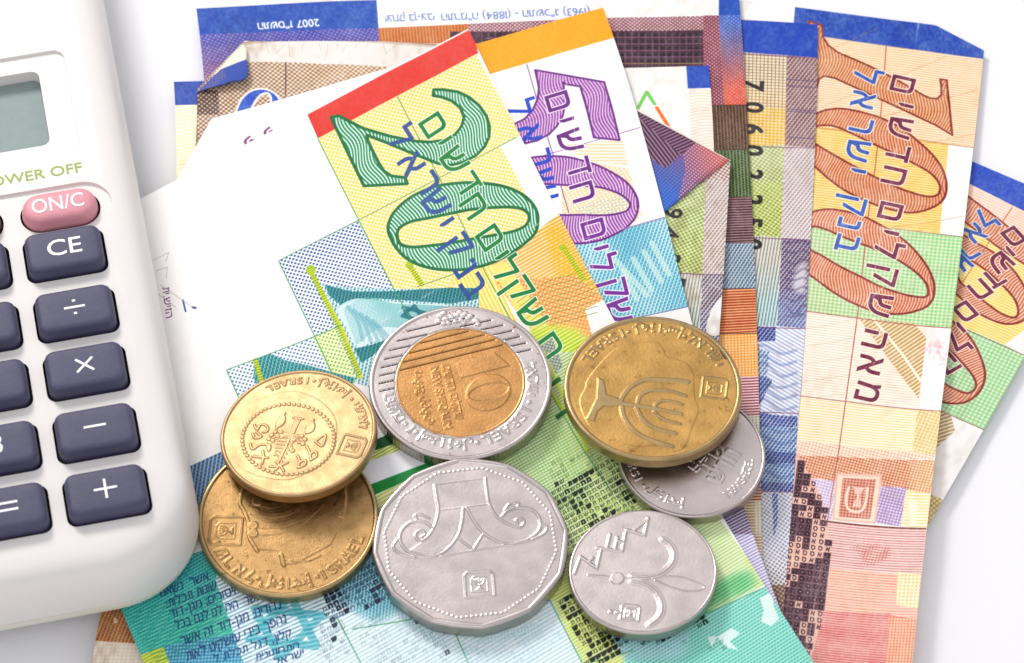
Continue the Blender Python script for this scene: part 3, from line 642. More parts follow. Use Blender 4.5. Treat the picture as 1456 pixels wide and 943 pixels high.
cv.region([(120, 840), (215, 840), (230, 925), (200, 917), (125, 910)], (160, 86, 40), (230, 180, 120), ('weave', .44, 10, .66), noise=.1)
cv.region([(110, 910), (230, 918), (260, 1000), (100, 1000)], (226, 206, 180), (240, 228, 210), ('dot', .5, 0, .3))
cv.region(C(130, 780, 4.85)((150, 475), (175, 480), (180, 510), (155, 520)), (236, 206, 170), None, None)
cv.line([(345, 63), (420, 55), (545, 60), (640, 67), (760, 70)], .5, (186, 160, 132), sm=True, alpha=.5); cv.line([(345, 61), (420, 53), (545, 58), (640, 65), (760, 68)], .25, (140, 104, 76), sm=True, alpha=.6)
cv.line([(279, 130), (279, 170), (281, 215)], .3, (140, 100, 76), alpha=.6)
for k in range(14): cv.line([(352 + k * 16 + rng.normal() * 5, 62), (350 + k * 16 + rng.normal() * 6, 62 + rng.uniform(4, 20))], .08, (170, 146, 124), alpha=.5)
n.build('crumpled brown note with both top corners folded over and a torn pale top edge', PARTS, fadeamt=.35, dirt=.22,
        cuts=[((279, 130), (346, 61)), ((750, 69), (1037, 228))])
E_root, E_n = n.root, n
def flap(poly_px, zlow, zhigh, axis, img_fn, name, parent, res=16, k=9):
    """folded-over corner: polygon on the picture plane lifted from the fold line axis=(a,b)"""
    a, b = at(*axis[0], zlow)[:2], at(*axis[1], zlow)[:2]; d = (b - a) / np.hypot(*(b - a)); nn = np.array([-d[1], d[0]])
    W = at(*np.array(poly_px, float).T, (zlow + zhigh) / 2)
    dist = np.abs((W[:, :2] - a) @ nn); D = dist.max()
    bm = bmesh.new(); vs = [bm.verts.new((p[0], p[1], 0)) for p in W]; f = bm.faces.new(vs)
    bmesh.ops.triangulate(bm, faces=[f]); 
    for _ in range(4): bmesh.ops.subdivide_edges(bm, edges=bm.edges[:], cuts=1, use_grid_fill=True)
    V = np.array([v.co[:] for v in bm.verts]); F = [[v.index for v in f.verts] for f in bm.faces]; bm.free()
    dd = np.abs((V[:, :2] - a) @ nn); t = dd / D
    V[:, 2] = zlow + (zhigh - zlow) * (1 - (1 - t) ** 2) * (1.0) + wave(V[:, 0], V[:, 1])
    lo = V[:, :2].min(0) - 1; hi = V[:, :2].max(0) + 1
    def inv(px):
        P = at(px[:, 0], px[:, 1], (zlow + zhigh) / 2); return np.stack([P[:, 0] - lo[0], hi[1] - P[:, 1]], -1)
    c = Canvas(inv, 0, hi[0] - lo[0], 0, hi[1] - lo[1], res, (230, 220, 206)); img_fn(c)
    uv = np.stack([(V[:, 0] - lo[0]) / c.u1, 1 - (hi[1] - V[:, 1]) / c.v1], -1)
    m = mat('printed_paper_reverse', (255, 255, 255), .62, image=c.image('reverse'), bump=0.018, bscale=900, spec=.35)
    o = mesh_obj(name, V, F, m, parent, uv=uv); so = o.modifiers.new('thickness', 'SOLIDIFY'); so.thickness = .1 * MM
    return o
def art_l(c):
    c.region([(270, 140), (314, 98), (352, 86), (360, 110), (346, 130), (280, 140)], (36, 70, 160), (30, 60, 150), None)
    c.region([(270, 140), (300, 108), (318, 98), (322, 112), (300, 130)], (96, 90, 150), None, ('dot', .4, 0, .6))
    c.region([(305, 105), (340, 55), (356, 55), (352, 87), (314, 98)], (232, 222, 208), None, None)
fl = flap([(279, 130), (300, 108), (346, 61), (351, 70), (351, 88), (354, 104), (351, 114), (342, 119), (331, 119), (320, 123)], 2.15, 3.2, ((279, 130), (346, 61)), art_l, 'folded_corner', E_root)
fl['label'] = 'folded corner showing blue band and pale margin'
def art_r(c):
    c.region([(840, 100), (1000, 190), (975, 290), (940, 330), (860, 330)], (30, 96, 196), (90, 120, 200), ('cross', .42, 40, .45), grad=((124, 72, 116), (940, 280), (978, 226)))
    c.region([(960, 160), (1050, 220), (1050, 240), (960, 305), (975, 240)], (120, 72, 120), (196, 170, 200), ('cross', .42, 40, .45), grad=((214, 92, 60), (968, 236), (1024, 226)))
    c.region([(840, 100), (906, 158), (990, 202), (968, 222), (905, 165), (860, 130)], (70, 34, 60), (150, 110, 140), ('line', .5, 60, .66))
    c.region([(840, 120), (903, 163), (968, 221), (946, 241), (920, 224), (860, 200)], (70, 34, 60), (160, 124, 150), ('line', .5, -30, .66))
fr = flap([(870, 139), (905, 158), (1037, 228), (992, 264), (945, 303), (935, 310), (880, 280)], 2.12, 2.3, ((905, 158), (1037, 228)), art_r, 'folded_corner', E_root)
fr['label'] = 'folded corner showing dark maroon pattern fading to blue'
# ---- fifty
n = Note([(123, 220), (205, 520), (300, 943)], [(858, 10), (910, 182), (935, 262), (955, 342), (977, 435), (986, 461), (1057, 725), (1100, 840), (1140, 943)], 4.5, 2, 3, creases=[(0, 1, 36, .08), (1, .1, 64, .05)])
cv = n.canvas(base=(245, 243, 240), res=15)
D4 = C(680, 260)
cv.region([(620, 70), (683, 56), (862, 2), (880, 52), (705, 103), (628, 126)], ORG, None, None, part=1, noise=.08)
cv.region(D3((480, 500), (820, 478), (850, 620), (640, 600), (560, 560)), (246, 210, 160), (250, 240, 226), ('line', .5, 110, .35))
cv.region(D3((640, 600), (855, 640), (930, 900), (890, 943), (480, 943), (470, 740)), (240, 206, 150), (249, 242, 228), ('cross', .5, 75, .22))
cv.region(D3((560, 860), (680, 820), (840, 780), (860, 900), (600, 943), (540, 930)), (160, 206, 200), None, ('dot', .5, 10, .4), alpha=.7)
cv.region(D4((400, 390), (820, 262), (1080, 190), (1210, 700), (775, 792), (400, 880)), (84, 172, 196), (206, 234, 236), ('weave', .5, 30, .6), mod=lambda U, V: -.16 * np.sin(U * .55) * np.sin(V * .21))
for a, b in (((700, 350), (960, 640)), ((880, 430), (985, 610)), ((940, 390), (1040, 560)), ((985, 340), (1085, 520)), ((560, 440), (620, 560)), ((820, 500), (900, 660))):
    cv.line(D4(a, b), .75, (220, 240, 224), alpha=.6)
cv.line(D4((400, 390), (820, 262), (1080, 190)), .13, (150, 90, 160)); cv.line(D4((775, 792), (1210, 700)), .13, (120, 110, 170))
cv.line(D3((350, 570), (920, 405)), .12, (150, 80, 160)); cv.line(D3((275, 45), (330, 235)) + D3((395, 465), (425, 560), (470, 740), (515, 890)), .14, (150, 80, 160))
F5 = D3((323, 78), (515, 112), (715, 147), (760, 300), (803, 477), (657, 462), (620, 310), (580, 172), (500, 160), (483, 150), (487, 200), (493, 270), (480, 340), (445, 400), (400, 445), (335, 480), (270, 495), (180, 470), (150, 380), (205, 385), (265, 355), (310, 305), (338, 240), (345, 180))
numeral(cv, [(F5, False)], PUR, (226, 200, 230), DPU, .3, 'wavy', 2, 2)
numeral(cv, [(D4((60, 20), (200, -110), (300, -142), (390, -151), (500, -147), (600, -124), (700, -89), (800, -34), (860, 16), (900, 81), (908, 140), (890, 200), (840, 255), (760, 300), (680, 330), (560, 345), (400, 330), (200, 260), (90, 160)), True),
             (D4((150, 80), (250, 25), (380, 8), (470, 12), (600, 18), (700, 28), (800, 62), (850, 100), (862, 130), (840, 160), (780, 178), (700, 185), (600, 182), (460, 183), (300, 175), (190, 140)), True)], PUR, (226, 200, 230), DPU, .3, 'wavy', 2, 2)
HP = dict(halo=((246, 240, 246), .03), part=3)
for z, l in ((D3, (('\u05dd', 452, 256, 3.1), ('\u05d9', 503, 362, 3.0), ('\u05e9', 522, 480, 3.1), ('\u05d3', 570, 628, 3.1), ('\u05d7', 592, 770, 3.1))), (D4, (('\u05dd', 655, 262, 3.1), ('\u05d9', 700, 370, 3.0), ('\u05dc', 715, 455, 3.0), ('\u05e7', 755, 608, 3.1), ('\u05e9', 800, 728, 3.1)))):
    for ch, x, y, h in l: cv.glyph(ch, z((x, y))[0], h, 90, DPU if z is D3 else (122, 44, 150), .008, wx=1.05, **HP)
for ch, x, y in (('\u05dc', 250, 290), ('\u05d0', 292, 440), ('\u05e8', 350, 575), ('\u05e9', 365, 705), ('\u05d9', 415, 800)):
    cv.glyph(ch, D3((x, y))[0], 3.0, 90, (30, 72, 196), .01, wx=1.05, part=3)
cv.region([(1015, 715), (1062, 715), (1105, 810), (1080, 815), (1060, 790), (1035, 760)], (96, 70, 110), (206, 196, 216), ('line', .42, 80, .6))
cv.region([(1035, 760), (1070, 760), (1120, 860), (1110, 890), (1075, 830)], (150, 140, 190), (232, 228, 242), ('line', .42, 80, .4))
for (x, y) in ((355, 202), (383, 189)): cv.glyph('\u05e4', (x, y), 1.5, 150, (130, 50, 120), .02)
n.build('fifty note with orange top band and purple figures, under the twenty', PARTS, fadeamt=.2, dirt=.04, cuts=[((255, 256), (305, 169))])
N50 = n
# ---- twenty, topmost
def bend20(u, v): return 0.4 * np.exp(-((u - 71) / 5.0) ** 2) * (0.6 + 0.4 * np.sin(v * .13)) + 0.4 * np.exp(-(v / 5.0) ** 2)
n = Note([(-27, 402), (165, 849), (200, 932), (255, 1060)], [(667, 44), (735, 194), (795, 304), (820, 352), (874, 457), (1024, 737), (1055, 780), (1114, 875), (1160, 950)], 5.3, 2, 3, bend=bend20, creases=[(.06, 1, 37, .07)])
cv = n.canvas(base=(245, 243, 241), res=16)
G1, G2, G4 = C(430, 100), C(430, 280), C(680, 260)
T3, K6, T5, T7 = C(380, 440, 7.856), C(250, 430, 3.627), C(130, 707), C(780, 640)
YI, YP = (246, 212, 92), (250, 240, 205)
cv.region([(437, 163), (672, 40), (680, 76), (452, 197)], RED, None, None, part=1, noise=.1)
cv.region([(452, 197), (677, 77), (740, 192), (510, 313)], YI, YP, ('dot', .5, 45, .48))
cv.region([(510, 313), (711, 208), (722, 228), (735, 252), (748, 278), (762, 303), (770, 345), (700, 380), (725, 440), (745, 475), (680, 450), (681, 411), (559, 411)], YI, YP, ('dot', .5, 45, .48))
cv.region([(640, 398), (700, 375), (725, 440), (745, 475), (690, 450)], (244, 214, 90), (250, 238, 170), ('line', .5, 0, .5))
cv.region([(697, 378), (768, 325), (800, 300), (825, 352), (860, 425), (832, 440), (842, 478), (780, 490), (735, 445)], (250, 182, 120), (252, 224, 170), ('line', .5, 90, .5), grad=((246, 164, 6), (720, 420), (820, 350)))
cv.region([(768, 325), (800, 300), (860, 425), (832, 440), (790, 400)], (252, 186, 20), None, ('dot', .5, 45, .62), alpha=.75, soft=1.0)
cv.region([(705, 400), (820, 392), (860, 425), (832, 440), (842, 478), (780, 490), (735, 445)], (240, 150, 80), (252, 214, 140), ('cross', .5, 45, .28))
cv.region([(697, 378), (720, 372), (790, 480), (770, 490), (735, 445)], (236, 226, 60), (250, 236, 170), ('line', .42, 80, .5), alpha=.8)
for k in range(9):
    cv.line([(735 + k * 3, 430 + k * 6), (780, 400 + k * 8), (815, 390 + k * 8), (850, 372 + k * 9)], .1, (60, 140, 40), sm=True, alpha=.7)
# green fields below
cv.region([(740, 468), (775, 458), (822, 459), (842, 478), (905, 600), (760, 600)], (170, 206, 20), (232, 240, 120), ('line', .5, 90, .55), soft=1.2)
cv.region([(720, 500), (870, 500), (1010, 720), (1090, 830), (1003, 872), (960, 860), (900, 943), (700, 943), (640, 700), (690, 640)], (156, 196, 104), (232, 242, 208), ('line', .42, 90, .46), grad=((178, 206, 84), (780, 560), (880, 760)))
cv.region([(740, 590), (890, 560), (1000, 700), (1040, 760), (960, 800), (820, 780), (770, 660)], (190, 214, 70), None, ('dot', .42, 20, .34), alpha=.45, soft=2.0)
cv.region([(985, 735), (1024, 737), (1060, 785), (1075, 815), (990, 850), (950, 780)], (176, 210, 120), (234, 244, 208), ('line', .42, 90, .4), soft=1.2)
cv.region([(1000, 830), (1070, 800), (1095, 832), (1003, 873), (960, 900), (960, 860)], (70, 176, 106), (156, 220, 160), ('line', .42, 90, .55), soft=1.0)
cv.region([(880, 940), (1003, 873), (1095, 832), (1170, 960), (860, 960)], (84, 196, 176), (190, 236, 224), ('weave', .42, 90, .55))
cv.region([(800, 905), (900, 872), (1003, 873), (980, 905), (990, 943), (800, 943)], (90, 190, 196), (214, 240, 240), ('weave', .42, 90, .45), soft=1.5)
for sh in ([(1080, 850), (1098, 842), (1100, 862), (1108, 880), (1096, 890), (1082, 884), (1086, 868)], [(1020, 905), (1040, 893), (1052, 900), (1038, 912), (1050, 925), (1032, 920)], [(1006, 905), (1020, 905), (1012, 920)]):
    cv.region(sh, (226, 244, 240), None, ('weave', .42, 90, .85))
cv.region([(640, 640), (720, 560), (790, 560), (860, 690), (820, 760), (760, 700), (700, 650)], (120, 184, 110), None, ('cross', .42, 90, .2), alpha=.55, soft=2.0)
cv.region([(785, 480), (800, 520), (770, 560), (760, 500)], (120, 140, 130), (200, 206, 196), ('cross', .42, 45, .3))
# pale middle with grey letters
cv.region([(345, 843), (500, 800), (640, 720), (780, 840), (835, 960), (560, 960), (380, 960)], (176, 216, 224), (240, 247, 249), ('line', .5, 90, .3))
cv.region([(780, 800), (800, 795), (870, 900), (900, 960), (835, 960), (780, 850)], (190, 206, 70), (232, 240, 180), ('line', .42, 90, .5), soft=0.6)
cv.region([(525, 850), (560, 843), (640, 900), (780, 880), (800, 900), (690, 920), (600, 905), (560, 890)], (120, 186, 200), (226, 242, 244), ('dot', .42, 20, .4), soft=1.2)
# dotted sea and flag
cv.region([(396, 371), (510, 313), (560, 411), (600, 418), (560, 470), (520, 545), (470, 530), (458, 500)], (40, 84, 146), (244, 246, 250), ('dot', .5, 45, .27), mod=lambda U, V: .14 * np.exp(-((V - V.min()) / 14.0)))
cv.region([(322, 526), (444, 480), (470, 530), (505, 546), (430, 580), (345, 580)], (60, 110, 160), (240, 245, 249), ('dot', .5, 45, .3))
cv.region([(444, 479), (487, 462), (520, 525), (505, 546), (468, 528)], (110, 180, 90), (240, 244, 190), ('dot', .5, 45, .3))
cv.region([(458, 404), (490, 408), (560, 411), (680, 409), (682, 450), (600, 500), (550, 560), (507, 545), (488, 480), (470, 430)], (84, 158, 170), (222, 240, 242), ('weave', .5, 35, .46))
cv.region([(462, 405), (500, 415), (560, 414), (640, 409), (680, 410), (681, 425), (640, 432), (590, 428), (530, 424), (485, 434), (468, 420)], (14, 116, 124), (110, 180, 184), ('weave', .46, 35, .7))
cv.region([(480, 440), (505, 425), (545, 428), (590, 432), (640, 436), (610, 470), (570, 500), (535, 486), (508, 494), (492, 466)], (226, 242, 244), None, None, alpha=.85, sm=True)
for k in range(26):
    t = k / 25.0
    cv.line([(488 + 18 * t, 440 + 50 * t), (520 + 20 * t, 424 + 42 * t), (560 + 18 * t, 432 + 34 * t), (600 + 6 * t, 434 + 28 * t), (640 - 10 * t, 436 + 22 * t)], .09, (90, 176, 176), sm=True, alpha=.75)
for k in range(5):
    cv.line([(494 + k * 9, 436 + k * 5), (508 + k * 10, 455 + k * 5), (516 + k * 12, 484 + k * 3)], .5, (70, 150, 170), sm=True, alpha=.35)
st = (588, 447)
for k in (0, 1):
    cv.line([(st[0] + 17 * math.cos(a) + 5 * math.sin(a), st[1] + 13 * math.sin(a)) for a in np.radians(np.array([-70, 50, 170]) + 60 * k)], .5, (20, 112, 124), closed=True, alpha=.85)
cv.region([(470, 410), (520, 416), (600, 414), (680, 410), (681, 420), (600, 426), (540, 422), (500, 424), (478, 430)], (12, 108, 118), None, ('weave', .46, 35, .6), alpha=.7)
cv.region([(504, 496), (530, 490), (552, 482), (530, 506), (514, 516)], (14, 116, 120), (90, 176, 176), ('weave', .5, 35, .72))
cv.region([(364, 510), (385, 503), (404, 512), (440, 520), (468, 528), (506, 538), (500, 548), (460, 542), (420, 545), (370, 560), (360, 536)], (20, 130, 136), (150, 206, 206), ('weave', .5, 35, .66))
for c in ([(442, 386), (462, 425), (487, 472), (512, 536)], [(583, 379), (600, 405)], [(363, 512), (373, 546)], [(803, 355), (830, 398)], [(460, 825), (500, 870)]):
    cv.line(c, .62, (210, 214, 24)); 
for c in ([(442, 386), (512, 536)], [(363, 512), (373, 546)], [(803, 355), (830, 398)], [(583, 379), (600, 405)]):
    A, B = np.array(c[0], float), np.array(c[1], float); L_ = np.hypot(*(B - A)); d = (B - A) / L_; nn = np.array([-d[1], d[0]])
    for t in np.arange(0, L_, 3.6): cv.line([tuple(A + d * t - nn * 4), tuple(A + d * t + nn * 4)], .12, (90, 150, 20))
for c, r in (((442, 384), 7), ((582, 377), 5.5), ((800, 352), 5)):
    cv.region([(c[0] + r * math.cos(t), c[1] + r * math.sin(t)) for t in np.linspace(0, 6.28, 12)[:-1]], (120, 176, 20), (214, 214, 40), ('line', .3, 90, .5), sm=True)
cv.line([(785, 560), (830, 620), (860, 640)], .5, (206, 226, 40), alpha=.8); cv.line([(772, 500), (800, 560), (835, 640)], .6, (214, 232, 60), alpha=.7)
# thin green rules
for c in ([(452, 197), (510, 313), (560, 411), (592, 470)], [(396, 371), (458, 500), (473, 533)], [(565, 137), (600, 205), (630, 264), (668, 340), (690, 388), (720, 443), (735, 470)], [(510, 313), (735, 195)], [(396, 371), (510, 313)],
          [(593, 408), (650, 388)], [(322, 526), (444, 480), (487, 462)], [(322, 526), (345, 578)], [(305, 824), (338, 902), (352, 943)], [(480, 880), (513, 943)], [(648, 902), (666, 943)], [(780, 850), (828, 943)], [(500, 895), (660, 868)],
          [(765, 528), (830, 640), (870, 700)], [(900, 560), (1003, 873)], [(1003, 873), (1095, 832)], [(462, 826), (480, 880)], [(830, 945), (900, 925)]):
    cv.line(c, .13, (70, 160, 96))
# blue and teal lower left
cv.region([(100, 700), (268, 664), (320, 640), (360, 640), (340, 720), (275, 745), (150, 800)], (52, 96, 140), (176, 200, 220), ('weave', .5, 30, .66))
cv.region([(120, 830), (276, 787), (325, 770), (345, 840), (305, 824), (338, 902), (352, 960), (190, 960)], (14, 150, 150), (130, 214, 206), ('weave', .42, 90, .64), grad=((40, 190, 160), (230, 820), (270, 930)))
cv.region([(140, 850), (276, 787), (300, 790), (260, 836), (165, 860)], (20, 120, 140), None, ('weave', .42, 60, .5), alpha=.7, soft=1.0)
cv.region([(234, 918), (338, 900), (352, 960), (240, 960)], (36, 140, 176), (150, 206, 220), ('dot', .42, 30, .6))
cv.region([(196, 933), (232, 920), (248, 960), (200, 960)], (176, 200, 20), (226, 230, 110), ('line', .42, 90, .5))
for k in range(14): cv.line([(178 + k * 3.3, 876 + k * 5), (320 + k * 2.6, 828 + k * 5.5)], .14, (10, 130, 90), alpha=.6)
cv.region([(306, 824), (325, 775), (420, 800), (560, 820), (520, 870), (480, 880), (352, 960)], (110, 170, 190), (236, 245, 248), ('line', .5, 97, .35))
cv.region([(430, 820), (560, 770), (590, 860), (530, 900), (500, 870), (465, 858)], (60, 140, 160), (170, 214, 224), ('weave', .42, 30, .55), soft=1.6)
sc_ = T5((1140, 725))[0]
sc_ = (406, 892)
for k in (0, 1):
    tr = [(sc_[0] + 56 * math.cos(a), sc_[1] + 44 * math.sin(a)) for a in (np.radians(-82 + 60 * k + np.array([0, 120, 240])))]
    cv.line(tr, 1.0, (40, 164, 178), closed=True, alpha=.72)
for k in range(16): cv.line([(352, 852 + k * 6.2), (462, 832 + k * 6.2)], .1, (226, 244, 246), alpha=.7)
# gap strip and green bar
cv.region([(100, 790), (275, 744), (340, 722), (522, 657), (567, 641), (640, 615), (660, 640), (612, 661), (524, 690), (340, 755), (278, 778), (100, 840)], (242, 243, 246), None, None)
cv.region([(500, 640), (570, 610), (640, 590), (640, 600), (567, 630), (520, 645)], (10, 90, 44), None, None)
cv.region([(500, 652), (520, 645), (567, 629), (640, 600), (642, 616), (567, 641), (522, 657)], (176, 196, 40), (236, 240, 190), ('line', .42, 90, .5))
cv.region([(524, 690), (600, 661), (640, 645), (650, 652), (528, 706)], (10, 142, 60), None, None, part=7)
cv.region([(528, 706), (650, 655), (650, 700), (536, 730)], (210, 220, 90), (246, 248, 214), ('line', .5, 90, .4))
cv.region([(522, 712), (534, 708), (545, 740), (530, 760)], (110, 180, 196), (226, 240, 244), ('dot', .5, 30, .5))
# Hebrew lines
for txt, A, B, h in (('\u05d5\u05e0\u05d0\u05e9\u05e0  \u05e8\u05e9\u05d0', (395, 568), (668, 468), 1.35), (':\u05ea\u05d5\u05dc\u05db\u05ea \u05ea\u05d5\u05e0\u05d5\u05e9', (428, 632), (715, 520), 1.35), ('\u05d3\u05d5\u05d3-\u05df\u05d2\u05de ;\u05dd\u05d9\u05e8\u05d5\u05e1\u05d9\u05d4', (450, 690), (845, 540), 1.3),
                     ('\u05dc\u05db\u05d1 \u05dd\u05e0\u05dc \u05d5\u05e0\u05dc \u05d4\u05d9\u05d4  \u05e8\u05e9\u05d0', (480, 755), (970, 580), 1.35), ('\u05e8\u05e9\u05d0 \u05d4\u05d6 \u05d3\u05d5\u05d3-\u05df\u05d2\u05de ;\u05d5\u05e0\u05d9\u05d3\u05d5\u05d3\u05e0', (512, 845), (1080, 630), 1.45),
                     ('\u05ea\u05d5\u05d0\u05dc \u05d5\u05e0\u05d9\u05e7\u05e9\u05d5\u05e2 \u05d9\u05d3\u05d9\u05d1 \u05da\u05e4\u05d4\u05e0', (542, 932), (1110, 712), 1.45), ('\u05dc \u05ea\u05dc\u05db\u05ea \u05dc\u05d2\u05d3 ,\u05df\u05d5\u05dc\u05e7', (700, 945), (1140, 790), 1.2),
                     ('\u05ea\u05d9\u05e0\u05d5\u05ea\u05d7\u05ea\u05d4', (932, 930), (1180, 855), .95), ('.\u05dc\u05d0\u05e8\u05e9\u05d9', (1030, 965), (1210, 900), 1.1)):
    cv.put(txt, T5(A)[0], T5(B)[0], h * .8, NAV, .004, part=3)
# small repeated words, dark to pale
SH = ['\u05e9\u05e9\u05de', '\u05de\u05e9\u05e9', '\u05e9\u05de\u05d7', '\u05e9\u05e9', '\u05ea\u05e9\u05de']
def lgrid(poly, ink, dark, light, pu=.78, pv=.8, h=.5, seed=1, ang=2.0, dens=1.0):
    """rows of single small letters, some heavy, some thin, filling a shape"""
    r_ = np.random.default_rng(seed); q = cv.uv(poly); mb = cv.mask([orient(cv.tocan(q))])
    if mb is None: return
    ins = np.zeros((cv.H, cv.W), bool); x0, x1, y0, y1 = mb[1]; ins[y0:y1, x0:x1] = mb[0] > .5
    for iv, v in enumerate(np.arange(q[:, 1].min(), q[:, 1].max(), pv)):
        for iu, u in enumerate(np.arange(q[:, 0].min(), q[:, 0].max(), pu)):
            vv = v + (u - q[:, 0].min()) * math.tan(math.radians(ang)); x, y = int((u - cv.u0) * cv.res), int(vv * cv.res)
            if not (0 <= x < cv.W and 0 <= y < cv.H and ins[y, x]): continue
            k = .5 + .35 * math.sin(iu * .55 + iv * .35 + seed) * math.cos(iv * .3 - iu * .12) + r_.normal() * .16
            if r_.random() > dens or k < .12: continue
            ch = '\u05e9' if r_.random() < .55 else '\u05de\u05d7\u05ea'[int(r_.integers(3))]
            if k > dark: cv.glyph(ch, (u, vv), h * 1.05, ang, ink, .085, 1.0, 1.1, uvspace=True)
            else: cv.glyph(ch, (u, vv), h, ang, ink, .02, light + .4 * k, 1.15, uvspace=True)
DK = (14, 26, 18)
lgrid([(786, 690), (840, 664), (872, 645), (905, 660), (905, 735), (850, 760), (800, 800), (780, 745)], DK, .62, .5, seed=3)
lgrid([(768, 660), (800, 650), (880, 630), (885, 650), (790, 690)], (40, 80, 40), .9, .15, seed=4, dens=.6)
lgrid([(790, 850), (812, 845), (900, 880), (905, 900), (870, 943), (835, 943)], DK, .55, .55, seed=5)
lgrid([(895, 905), (1000, 868), (1008, 884), (960, 905), (900, 925)], (16, 44, 36), .5, .5, seed=8, dens=.8)
lgrid([(960, 910), (1035, 900), (1030, 925), (985, 930)], (50, 110, 96), .95, .2, seed=9, dens=.7)
lgrid([(466, 825), (540, 790), (560, 850), (490, 875), (458, 880)], (14, 26, 56), .6, .5, seed=6)
lgrid([(455, 880), (490, 872), (500, 943), (450, 943)], (40, 60, 80), .85, .05, seed=11, dens=.7)
lgrid([(500, 885), (560, 860), (640, 900), (640, 943), (520, 943)], (80, 100, 116), .97, .0, seed=12, dens=.8)
lgrid([(560, 860), (660, 890), (780, 870), (800, 910), (760, 943), (640, 943)], (120, 176, 192), 1.3, .1, pu=.6, pv=.7, h=.36, seed=13, dens=.8)
# figure 20
numeral(cv, [(G1((163, 267), (205, 258), (345, 330), (500, 375), (640, 403), (720, 408), (800, 398), (868, 365), (905, 315), (918, 265), (898, 215), (850, 175), (790, 152), (743, 145), (745, 110), (800, 110), (880, 122), (945, 152), (1003, 200), (1045, 260), (1063, 320), (1060, 380), (1035, 435), (985, 485), (920, 520), (845, 540), (770, 530), (690, 498), (600, 462), (480, 412), (365, 368), (372, 400), (400, 460), (435, 530), (465, 575), (505, 600), (583, 610), (597, 645), (350, 657)), False)],
        GRN, (226, 244, 232), DGR, .42, 'wavy', 2, 2, .42)
numeral(cv, [(G2((487, 190), (497, 130), (530, 75), (590, 20), (660, -22), (760, -60), (880, -78), (990, -80), (1120, -65), (1220, -30), (1290, 20), (1330, 80), (1338, 140), (1325, 200), (1280, 250), (1200, 310), (1100, 365), (990, 400), (880, 415), (760, 410), (660, 385), (580, 340), (520, 270)), True),
             (G2((540, 200), (560, 170), (620, 140), (720, 120), (840, 95), (960, 72), (1100, 60), (1200, 60), (1260, 75), (1288, 110), (1270, 160), (1200, 195), (1100, 215), (960, 240), (840, 262), (720, 278), (620, 285), (560, 270), (540, 235)), True)],
        GRN, (226, 244, 232), DGR, .42, 'wavy', 2, 2, .42)
GA = 84; GH = dict(halo=((238, 246, 230), .022), part=3)
for z, l in ((G1, (('\u05dd', 742, 312), ('\u05d9', 812, 400), ('\u05e9', 862, 512), ('\u05d3', 940, 645), ('\u05d7', 972, 772))), (G2, (('\u05dd', 1065, 232), ('\u05d9', 1135, 332), ('\u05dc', 1165, 408), ('\u05e7', 1215, 540), ('\u05e9', 1305, 668), ('\u05dd', 1400, 850)))):
    for ch, x, y in l: cv.glyph(ch, z((x, y))[0], 3.2, GA, (16, 128, 56), .004, wx=1.1, **GH)
for ch, x, y in (('\u05d9', 787, 545), ('\u05e8', 800, 575)): cv.glyph(ch, (x, y), 3.2, GA, (16, 110, 50), .01, wx=1.1, part=3)
for z, l in ((G1, (('\u05dc', 568, 375), ('\u05d0', 620, 532), ('\u05e8', 708, 638), ('\u05e9', 758, 755), ('\u05d9', 822, 862))), (G2, (('\u05e7', 868, 292), ('\u05e0', 925, 405), ('\u05d1', 972, 508)))):
    for ch, x, y in l: cv.glyph(ch, z((x, y))[0], 3.1, GA, BL2, .012, wx=1.1, part=3)
# faint writing near the calculator
cv.put('\u05ea\u05d9.\u05e9\u05d9\u05d6\u05d4', (231, 409), (236, 453), .85, (110, 50, 110), 0)
cv.line([(260, 427), (264, 443)], .22, (40, 70, 160)); cv.line([(274, 437), (278, 438)], .3, (40, 60, 140))
for c in ([(216, 371), (240, 359), (236, 372)], [(228, 405), (275, 438)], [(225, 418), (250, 437)], [(222, 385), (238, 380), (236, 396)]): cv.line(c, .12, (186, 182, 160), alpha=.7)
n.build('twenty note with red top band and green figures, topmost and under the coins', PARTS, fadeamt=.16, dirt=.03)
N20 = n
# ================================================================== coins
NICK = mat('worn_nickel', (200, 190, 187), .34, 1.0, bump=.014, bscale=2600, var=.14, vscale=180, rvar=.07, fleck=((120, 100, 88), .25, 900))
NICKE = mat('nickel_edge', (176, 170, 158), .3, 1.0, bump=.01, bscale=1500, var=.12, vscale=400)
GOLD = mat('yellow_bronze', (190, 160, 118), .5, 1.0, bump=.02, bscale=2600, var=.16, vscale=240, rvar=.07, fleck=((150, 104, 56), .3, 1200))
GOLDC = mat('copper_tinged_bronze', (196, 146, 92), .4, 1.0, bump=.03, bscale=3200, var=.2, vscale=400, rvar=.07, fleck=((132, 78, 34), .45, 1100))
BRZ = mat('tarnished_bronze', (198, 156, 92), .42, 1.0, bump=.03, bscale=2400, var=.28, vscale=220, rvar=.09, fleck=((120, 84, 40), .6, 800))
BRZL = mat('rubbed_bronze', (178, 152, 108), .36, 1.0, bump=.02, bscale=2400, var=.2, vscale=400, fleck=((110, 80, 48), .4, 700))
BRZ2 = mat('speckled_bronze', (186, 148, 98), .42, 1.0, bump=.028, bscale=5200, var=.22, vscale=700, rvar=.09, fleck=((110, 74, 36), .6, 1500))
def cl_uv(cv, pts, w_, h, part=None, closed=False, sm=True):
    p = smooth(pts, closed=closed) if sm else pts
    cv.paint(cv.mask(cv.stroke_polys(cv.tocan(np.asarray(p, float)), w_ * .86 * cv.res, closed)), (h,) * 3, 1, part)
def cp_uv(cv, pts, h, part=None, sm=False):
    cv.paint(cv.mask([orient(cv.tocan(np.asarray(smooth(pts) if sm else pts, float)))]), (h,) * 3, 1, part)
